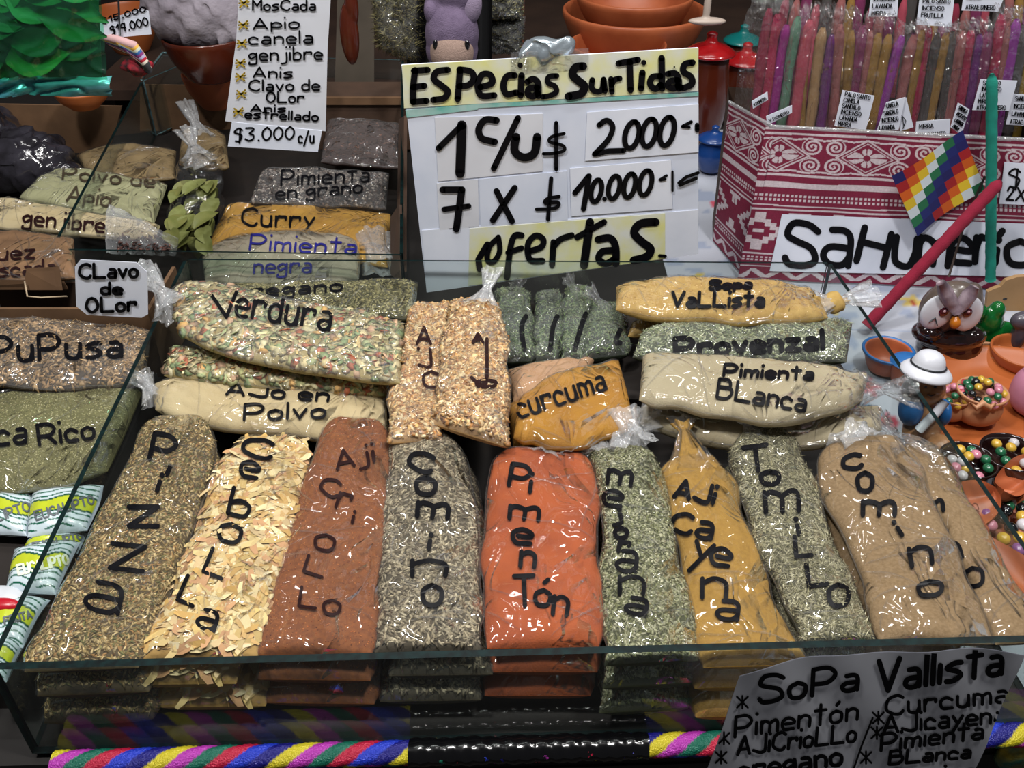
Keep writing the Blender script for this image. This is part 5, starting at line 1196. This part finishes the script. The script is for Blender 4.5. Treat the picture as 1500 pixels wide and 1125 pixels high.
for i, ((x, y), (a, b), e, lb) in enumerate(lf):
    c = P(x, y, .030); n, k = 30, 20; V = []
    for u in np.linspace(-1, 1, n):
        for v in np.linspace(-1, 1, k):
            w = b*math.sqrt(max(0, 1-abs(u)**2.2)); q = Vector((u*a, v*w, .016*v*v+.012*u*u+.003*math.sin(v*6+u*4))); q.rotate(Euler((e[0]*.4, e[1]*.4, e[2]))); V.append(tuple(c+q*.62))
    m_ = len(V); V += [(v[0], v[1], v[2]-.003) for v in V]; f = gridf(k, n)
    r = thing('clay_leaf_dish', lb, 'dish', (c.x, c.y, c.z-.012), 'clay leaf dishes')
    o = mk('body', V, np.concatenate([f, f[:, ::-1]+m_]), 'terracotta', r)
    if i in (0, 1):
        h = on_mesh([o]); p = Pen(h, 1.6, .0004)
        if i == 0: p.text('AREQ',x-22,y+8,x+26,y-2,16)
        else:
            p.stroke(catmull([(x-18,y-20),(x-8,y+6),(x+12,y+14),(x+20,y-4),(x+4,y-14),(x-12,y+2)])); p.stroke(catmull([(x-4,y-24),(x+6,y-8),(x+24,y-12)]))
        p.done(r, mat('scratch','6a3018',rough=.7), name='scratched_marks')
bb, bbc = bowl('bead_bowl', 'shallow clay bowl full of large mixed beads at the right edge', 1500, 775, .006, .052, .026, 'terracotta', foot=.6)
beads((bbc.x, bbc.y, bbc.z-.010), .046, 60, 60, 'in the shallow bowl at the right edge', r=.0056, dome=.014, cols=['yellow','pink','black','dark green','violet','white','black','yellow','dark green'])
bb2, bbc2 = bowl('bead_bowl', 'small clay bowl of dark beads at the lower right edge beside the tray', 1530, 840, .0, .036, .024, 'clay_tan', foot=.6)
beads((bbc2.x, bbc2.y, bbc2.z-.008), .030, 22, 61, 'in the lower right bowl', r=.006, dome=.010)

# ------------------------------------------------------------------ things behind: bowls, pots, hanging bags, plush toy
BZ = -.004
def bigbowl(label, cx, cy, Y, rpx, h, m='terracotta', flat=None, name='clay_bowl', rim=.06):
    c = PY(cx, cy, Y); r = rpx/F*(c-CAM).dot(FW); root = thing(name, label, 'bowl', (c.x, c.y, c.z-h), 'terracotta bowls at the back'); t = r*rim
    lathe('body', [(0, t), (r*.5, t), (r*.82, h*.5), (r-t, h-.003), (r-t*.5, h), (r, h-.002), (r*1.0, h*.88), (r*.86, h*.45), (r*.55, .003), (r*.5, 0), (0, 0)], (c.x, c.y, c.z-h), m, root, n=56)
    return root, c
shelf = thing('back_shelf', 'dark wooden shelf step behind the trays carrying the clay bowls', 'shelf', (.0, 1.75, -.006))
shz = .06
box('shelf_board', (-.75, 1.62, shz-.018), (.75, 2.3, shz), 'wood_dark', shelf)
for x in (-.74, -.02, .70): box('support', (x, 1.64, -.006), (x+.03, 2.25, shz-.018), 'wood_dark', shelf)
def on_shelf(px, py_rim, rpx, h, label, Y, m='terracotta', **k):
    return bigbowl(label, px, py_rim, Y, rpx, h, m, **k)
def rimY(py, z):   # distance at which a rim of height z shows at that pixel row
    return P(750, py, z).y
h1 = .075; on_shelf(905, 62, 72, h1, 'wide terracotta bowl right behind the price board', rimY(62, shz+h1))
h2 = .10; Yb = rimY(12, shz+h2); on_shelf(930, 12, 106, h2, 'large terracotta bowl with a rolled rim, lower one of the stack', Yb)
r_, c_ = bigbowl('upper terracotta bowl of the stack at the top edge of the photo', 930, -10, Yb, 86, .075, 'terracotta')
on_shelf(180, 12, 46, .08, 'orange clay bowl behind the small price ticket', rimY(12, shz+.08), 'terracotta_orange')
on_shelf(310, 104, 44, .06, 'round reddish clay pot behind the glass corner', rimY(96, .06+shz) , 'terracotta')
on_shelf(118, 128, 40, .03, 'shallow orange clay bowl peeping out under the green bag', 1.36, 'terracotta_orange')
# lidded pots
def lidpot(px, py, Y, rpx, label, mb, ml, low=.0):
    c = PY(px, py, Y); r = rpx/F*(c-CAM).dot(FW); h = c.z-low
    root = thing('lidded_pot', label, 'pot', (c.x, c.y, low), 'lidded clay pots')
    lathe('body', [(0,0),(r*.62,0),(r*.95,h*.35),(r*1.0,h*.6),(r*.82,h*.9),(r*.8,h),(0,h)], (c.x, c.y, low), mb, root)
    lathe('lid', [(0,h),(r*1.0,h),(r*1.04,h+r*.12),(r*.7,h+r*.34),(r*.25,h+r*.5),(r*.2,h+r*.72),(r*.24,h+r*.85),(0,h+r*.95)], (c.x, c.y, low), ml, root)
mat('red_glaze','a01418',rough=.2,coat=.5,c2='8a1014',nscale=30); mat('teal_glaze','0e6a68',rough=.25,coat=.4); mat('brown_glaze','5c2412',rough=.25,coat=.4,c2='481a0c',nscale=10); mat('blue_glaze','123a78',rough=.3,coat=.3)
lidpot(1040, 80, 1.52, 36, 'brown clay pot with a glossy red lid beside the price board', 'brown_glaze', 'red_glaze')
lidpot(1092, 92, 1.64, 32, 'second red-lidded pot half hidden behind the incense packets', 'brown_glaze', 'red_glaze')
lidpot(1088, 62, 1.80, 28, 'pot with a teal lid behind the red-lidded pair', 'brown_glaze', 'teal_glaze')
lidpot(1046, 205, 1.41, 24, 'small blue glazed jar at the foot of the red-lidded pots', 'blue_glaze', 'blue_glaze')
# small blue and white things near the bowls
o = blob('white_spoon_rest', [(tuple(PY(1036,31,1.5)), (.030,.012,.006)), (tuple(PY(1036,10,1.5)), (.006,.006,.03))], mat('cream_glaze','b8a89c',rough=.4), None, vox=.002); tag(o, 'cream glazed dish with upright handle above the red lids', 'dish')
# foil-wrapped cup
o = blob('foil_bundle', [(tuple(PY(800,74,.955)), (.027,.014,.013)), (tuple(PY(802,62,.955)), (.019,.012,.009))], mat('foil','b4c0c8',rough=.2,metal=.7,bump=.8,bscale=60), None, vox=.002, noise=.01); tag(o, 'crumpled silvery film bundle on top of the price board', 'bundle')
# hanging herb bags and plush
def hang_bag(label, quad, Y, fill_m, piece, seed, film='film_soft', name='herb_bag', tm_=.018, n_=2400, group='hanging herb bags'):
    q = [Vector(plane_hit(x, y, Y)[0]) for x, y in quad]; nu, nv = 30, 50; root = thing(name, label, 'herb bag', tuple((q[2]+q[3])/2), group); Vf = np.zeros((nv, nu, 3))
    for j in range(nv):
        for i in range(nu):
            u = i/(nu-1); v = j/(nv-1); p_ = (q[0].lerp(q[1], u)).lerp(q[3].lerp(q[2], u), v); b = ((1-abs(2*u-1)**3)*(1-abs(2*v-1)**6))**.5*tm_
            Vf[j, i] = (p_.x, p_.y-b*(1+.3*(float(vn(u*6, v*6, seed))-.5)), p_.z)
    bk_ = Vf.copy(); bk_[..., 1] = 2*Y-bk_[..., 1]; n = nu*nv
    mk('contents', np.concatenate([Vf.reshape(-1, 3), bk_.reshape(-1, 3)]), np.concatenate([gridf(nu, nv), gridf(nu, nv)[:, ::-1]+n]), fill_m, root)
    r = np.random.default_rng(seed); a = r.integers(1, nv-1, n_); b = r.integers(1, nu-1, n_); C = Vf[a, b]+r.uniform(-.002, .002, (n_, 3))
    flakes('spice_pieces', C, np.tile((0, -1., 0), (n_, 1)), np.tile((0, 0, 1.), (n_, 1)), root, piece, seed)
    F2 = Vf.copy(); F2[..., 1] -= .003; sc_ = F2.mean(axis=(0, 1)); F2 = sc_+(F2-sc_)*1.06
    F2[..., 1] -= .003*ridge(np.linspace(0, 3, nu)[None]+0*np.linspace(0, 5, nv)[:, None], np.linspace(0, 5, nv)[:, None]+0*np.linspace(0, 3, nu)[None], seed)
    mk('plastic_film', F2.reshape(-1, 3), gridf(nu, nv), film, root); return root
stem = ('seed', (.009, .0007, .0007), pal('6a6238','7c7448','4c4424','8a845c','3c3820'), .5)
mat('herb_dark', '2c2818', rough=.9); mat('moss', '2a2816', rough=.9)
hang_bag('hanging clear bag of dark dried stalks left of the plush toy', [(545,-30),(618,-30),(618,92),(556,66)], 1.12, 'herb_dark', stem, 71)
hang_bag('hanging bag of dried oregano flowers right of the plush toy', [(706,-30),(768,-30),(766,24),(708,24)], 1.14, 'herb_dark', ('seed', (.003, .0014, .001), pal('6f6a44','8c8860','504c2c'), .5), 72, n_=900)
hang_bag('dark mossy herb bag under the oregano flowers, right of the plush toy', [(708,26),(768,24),(764,74),(712,74)], 1.15, 'moss', ('seed', (.0025, .0014, .001), pal('3c3a20','545030','2c2a18'), .5), 73, n_=900)
PYT = 1.06
def pp(x, y, dy=0): q = PY(x, y, PYT+dy); return (q.x, q.y, q.z)
pt_ = thing('plush_toy', 'lilac plush pony with a beige muzzle hanging head down above the price board', 'plush toy', pp(662,90))
blob('head', [(pp(662,50),(.030,.028,.036)), (pp(662,72),(.0295,.027,.028)), (pp(650,10,.01),(.022,.02,.02)), (pp(668,-20,.01),(.03,.025,.04))], mat('plush_lilac','6e5f78',rough=.95,bump=.6,bscale=900,c2='60526a',nscale=90), pt_, vox=.002)
blob('ear', [(pp(692,12,-.006),(.010,.009,.018),(0,.25,0))], mat('plush_pink','86788e',rough=.95,bump=.5,bscale=900), pt_, vox=.0014)
blob('ear', [(pp(634,22,-.004),(.009,.009,.016),(0,-.3,0))], 'plush_lilac', pt_, vox=.0014)
blob('muzzle', [(pp(662,76,-.013),(.0245,.020,.026))], mat('plush_beige','9c8478',rough=.95,bump=.5,bscale=900), pt_, vox=.0016)
for x in (638, 684): blob('eye', [(pp(x,66,-.024),(.0032,.0035,.0058))], mat('bead_eye','060608',rough=.05,coat=1), pt_, vox=.0008)
dk = thing('dark_cloth', 'black fabric panel hanging behind the plush toy', 'fabric', pp(662,95,.08))
nv = nu = 40; V = []
for j in range(nv):
    for i in range(nu):
        q = PY(596+i*3.2, -40+j*3.9, PYT+.05); V.append((q.x, q.y+.006*math.sin(i*.9), q.z))
mk('panel', V, gridf(nu, nv), mat('black_fabric','0a0a0d',rough=.9), dk)
# green bag of bay leaves close by, top left
gb = thing('bay_leaf_bag', 'green-tinted plastic bag of bay leaves with a silvery teal hem, top left', 'herb bag', tuple(plane_hit(70,140,.84)[0]), 'hanging herb bags')
mat('bay_a','3f8a50',rough=.5,c2='2f7640',nscale=50); mat('bay_b','2f7048',rough=.5,c2='245c3a',nscale=50); mat('bay_c','4a8a40',rough=.5,c2='3c7c3c',nscale=50)
rl = random.Random(9)
for i in range(46):
    x = rl.uniform(-20, 118); y = rl.uniform(-40, 98); q = PY(x, y, .845+rl.uniform(0, .022))
    leaf('bay_leaf', q, (1, rl.uniform(-.1, .1), rl.uniform(-.6, .5)), (rl.uniform(-.12, .12), -1, rl.uniform(-.12, .25)), rl.uniform(.040, .062), rl.uniform(.010, .016), ('bay_a', 'bay_b', 'bay_a', 'bay_c')[i % 4], gb, curl=rl.uniform(-.15, .15))
paper('back_sheet', [(-40,-60),(142,-60),(150,118),(-40,118)], .875, mat('bag_back','0f4a2c',rough=.5), gb)
V = []; nu, nv = 50, 60
for j in range(nv):
    for i in range(nu):
        u = i/(nu-1); v = j/(nv-1); q = PY(-40+u*(184+14*v), -60+v*176, .828); V.append((q.x, q.y-.010*math.sin(math.pi*u)*math.sin(math.pi*v)-.004*float(ridge(u*4, v*4, 5)), q.z))
mk('plastic_film', V, gridf(nu, nv), 'film_green', gb)
V = []; nv = 14
for j in range(nv):
    for i in range(nu):
        u = i/(nu-1); v = j/(nv-1); q = PY(-40+u*(200+3*v), 115+v*28, .832); V.append((q.x, q.y+.010*float(ridge(u*3.2, v*1.2+u, 7))-.004*math.sin(u*9), q.z))
mk('silver_hem', V, gridf(nu, nv), mat('teal_foil','6fb4bc',rough=.25,metal=.35,c2='3f8a96',nscale=20,bump=.3,bscale=30), gb, label='silvery teal sealed hem')
# price ticket, woven strap bundle, grey bundle
tk = thing('price_ticket', 'small tilted white ticket reading $19.000 above the colourful woven strap', 'sign', tuple(plane_hit(185,50,1.16)[0]))
paper('card', [(143,34),(206,12),(218,16),(222,50),(160,56),(142,44)], 1.16, 'paper_white', tk)
p = Pen(on_plane(1.16, off=.0013), 2.6); p.text('$15.000',150,34,214,16,9); p.text('$19.000',164,50,218,36,14,0); p.done(tk)
wb = thing('woven_strap', 'bundle of multicoloured striped woven straps with a red end', 'textile', tuple(PY(195,95,1.17)))
sc = ['c8a0a0','d8a848','b8c0b0','2c5c98','7c2c6c','a8a0c0','b01830','d8d0c0','2c2c30']
for i, k in enumerate(sc):
    o_ = i*4.6
    tube('strap', [PY(150+o_*.4,52+o_*.3,1.17), PY(172+o_*.6,58+o_*.5,1.155), PY(196+o_*.5,66+o_*.8,1.15), PY(208+o_*.25,84+o_*.5,1.16)], .0052, mat('strap_'+str(i), k, rough=.8), wb, n=8)
tube('hanging_cord', [PY(176,56,1.156), PY(170,-80,1.15)], .0012, 'dark_paint', wb, n=6)
blob('red_end', [(tuple(PY(200,97,1.165)), (.020,.012,.010))], mat('strap_red','9c1428',rough=.8,c2='18181c',nscale=120), wb, vox=.0018, noise=.006)
gbn = blob('grey_bundle', [(tuple(PY(290,10,1.5)), (.085,.06,.065)), (tuple(PY(320,34,1.5)), (.055,.05,.04)), (tuple(PY(260,-20,1.5)), (.06,.05,.06))], mat('grey_fleece','aaa2ac',rough=.95,c2='8c848e',nscale=14,bump=.8,bscale=120), None, vox=.004, noise=.008)
tag(gbn, 'rounded pale grey fleecy bundle between the ticket and the hanging list', 'bundle')
bwl, _c = bigbowl('dark brown clay bowl under the grey bundle', 300, 50, 1.5, 62, .07, 'brown_glaze')
# dark crumpled bag at the left, cardboard sheets and dark goods at the back
db = blob('black_plastic_bag', [(tuple(P(30,238,.06)), (.075,.06,.045)), (tuple(P(-20,215,.06)), (.06,.07,.06)), (tuple(P(85,262,.05)), (.030,.035,.022))], mat('dark_plastic','1c1a1e',rough=.12,coat=.6,bump=.9,bscale=45,c2='34323a',nscale=30), None, vox=.003, noise=.012)
tag(db, 'crumpled dark plastic bag left of the celery powder', 'bag')
cbs = thing('cardboard_sheet', 'brown cardboard divider standing along the far end of the rear tray', 'cardboard', (PY(230,200,1.60).x, 1.60, 0))
V = []; nu = 30
yy0 = 1.60
slab('sheet', [plane_hit(205,124,yy0)[0], plane_hit(345,126,yy0)[0], plane_hit(345,203,yy0)[0], plane_hit(205,203,yy0)[0]], (0, .004, 0), 'cardboard', cbs)
cb2 = thing('cardboard_sheet', 'narrow cardboard strip standing beside the left edge of the price board', 'cardboard', tuple(P(590,420,.0)))
slab('sheet', [P(572,318,.07), P(584,300,.10), P(586,414,.06), P(572,402,.05)], (.004, .0, 0), 'cardboard_dark', cb2)
slab('sheet', [P(584,175,.09), P(592,170,.11), P(590,400,.06), P(580,400,.05)], (.004, .004, 0), 'cardboard_dark', cb2)
bx = thing('brown_box', 'long brown cardboard box edge behind the dark bark bag', 'box', (PY(540,150,1.5).x, 1.5, 0))
a_, b_ = plane_hit(455,143,1.5)[0], plane_hit(600,172,1.5)[0]
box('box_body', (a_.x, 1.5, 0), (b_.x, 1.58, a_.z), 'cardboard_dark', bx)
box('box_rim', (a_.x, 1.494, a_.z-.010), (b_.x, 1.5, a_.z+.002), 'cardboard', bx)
o = blob('red_jar', [(tuple(PY(512,50,1.4)), (.014,.012,.045)), (tuple(PY(515,10,1.4)), (.010,.010,.03))], 'brown_glaze', None, vox=.002); tag(o, 'slim glossy reddish brown vase right of the hanging list', 'vase')
bgx = thing('cardboard_sheet', 'grey-brown board standing behind the reddish vase', 'cardboard', tuple(PY(535,140,1.62)))
slab('sheet', [plane_hit(495,-30,1.61)[0], plane_hit(548,-30,1.61)[0], plane_hit(548,140,1.61)[0], plane_hit(490,140,1.61)[0]], (0, .004, 0), mat('board_grey','5c5348',rough=.8,c2='4c443a',nscale=10), bgx)
wr2 = thing('foil_packet', 'crinkled yellow-green foil bag on the counter at the lower right corner', 'packet', tuple(P(1490,1110,-.02)))
blob('body', [(tuple(P(1500,1105,-.02)), (.022,.006,.022))], mat('foil_multi','2c6a5c',rough=.25,metal=.5,c2='a08a20',nscale=60,bump=.8,bscale=90), wr2, vox=.002)
cs3 = thing('cardboard_sheet', 'brown cardboard carton side standing left of the rear tray under the orange bowl', 'cardboard', tuple(P(140,262,0)))
yy3 = 1.42
slab('sheet', [plane_hit(-40,152,yy3)[0], plane_hit(178,156,yy3)[0], plane_hit(160,224,yy3)[0], plane_hit(-40,224,yy3)[0]], (0, .004, 0), 'cardboard', cs3)
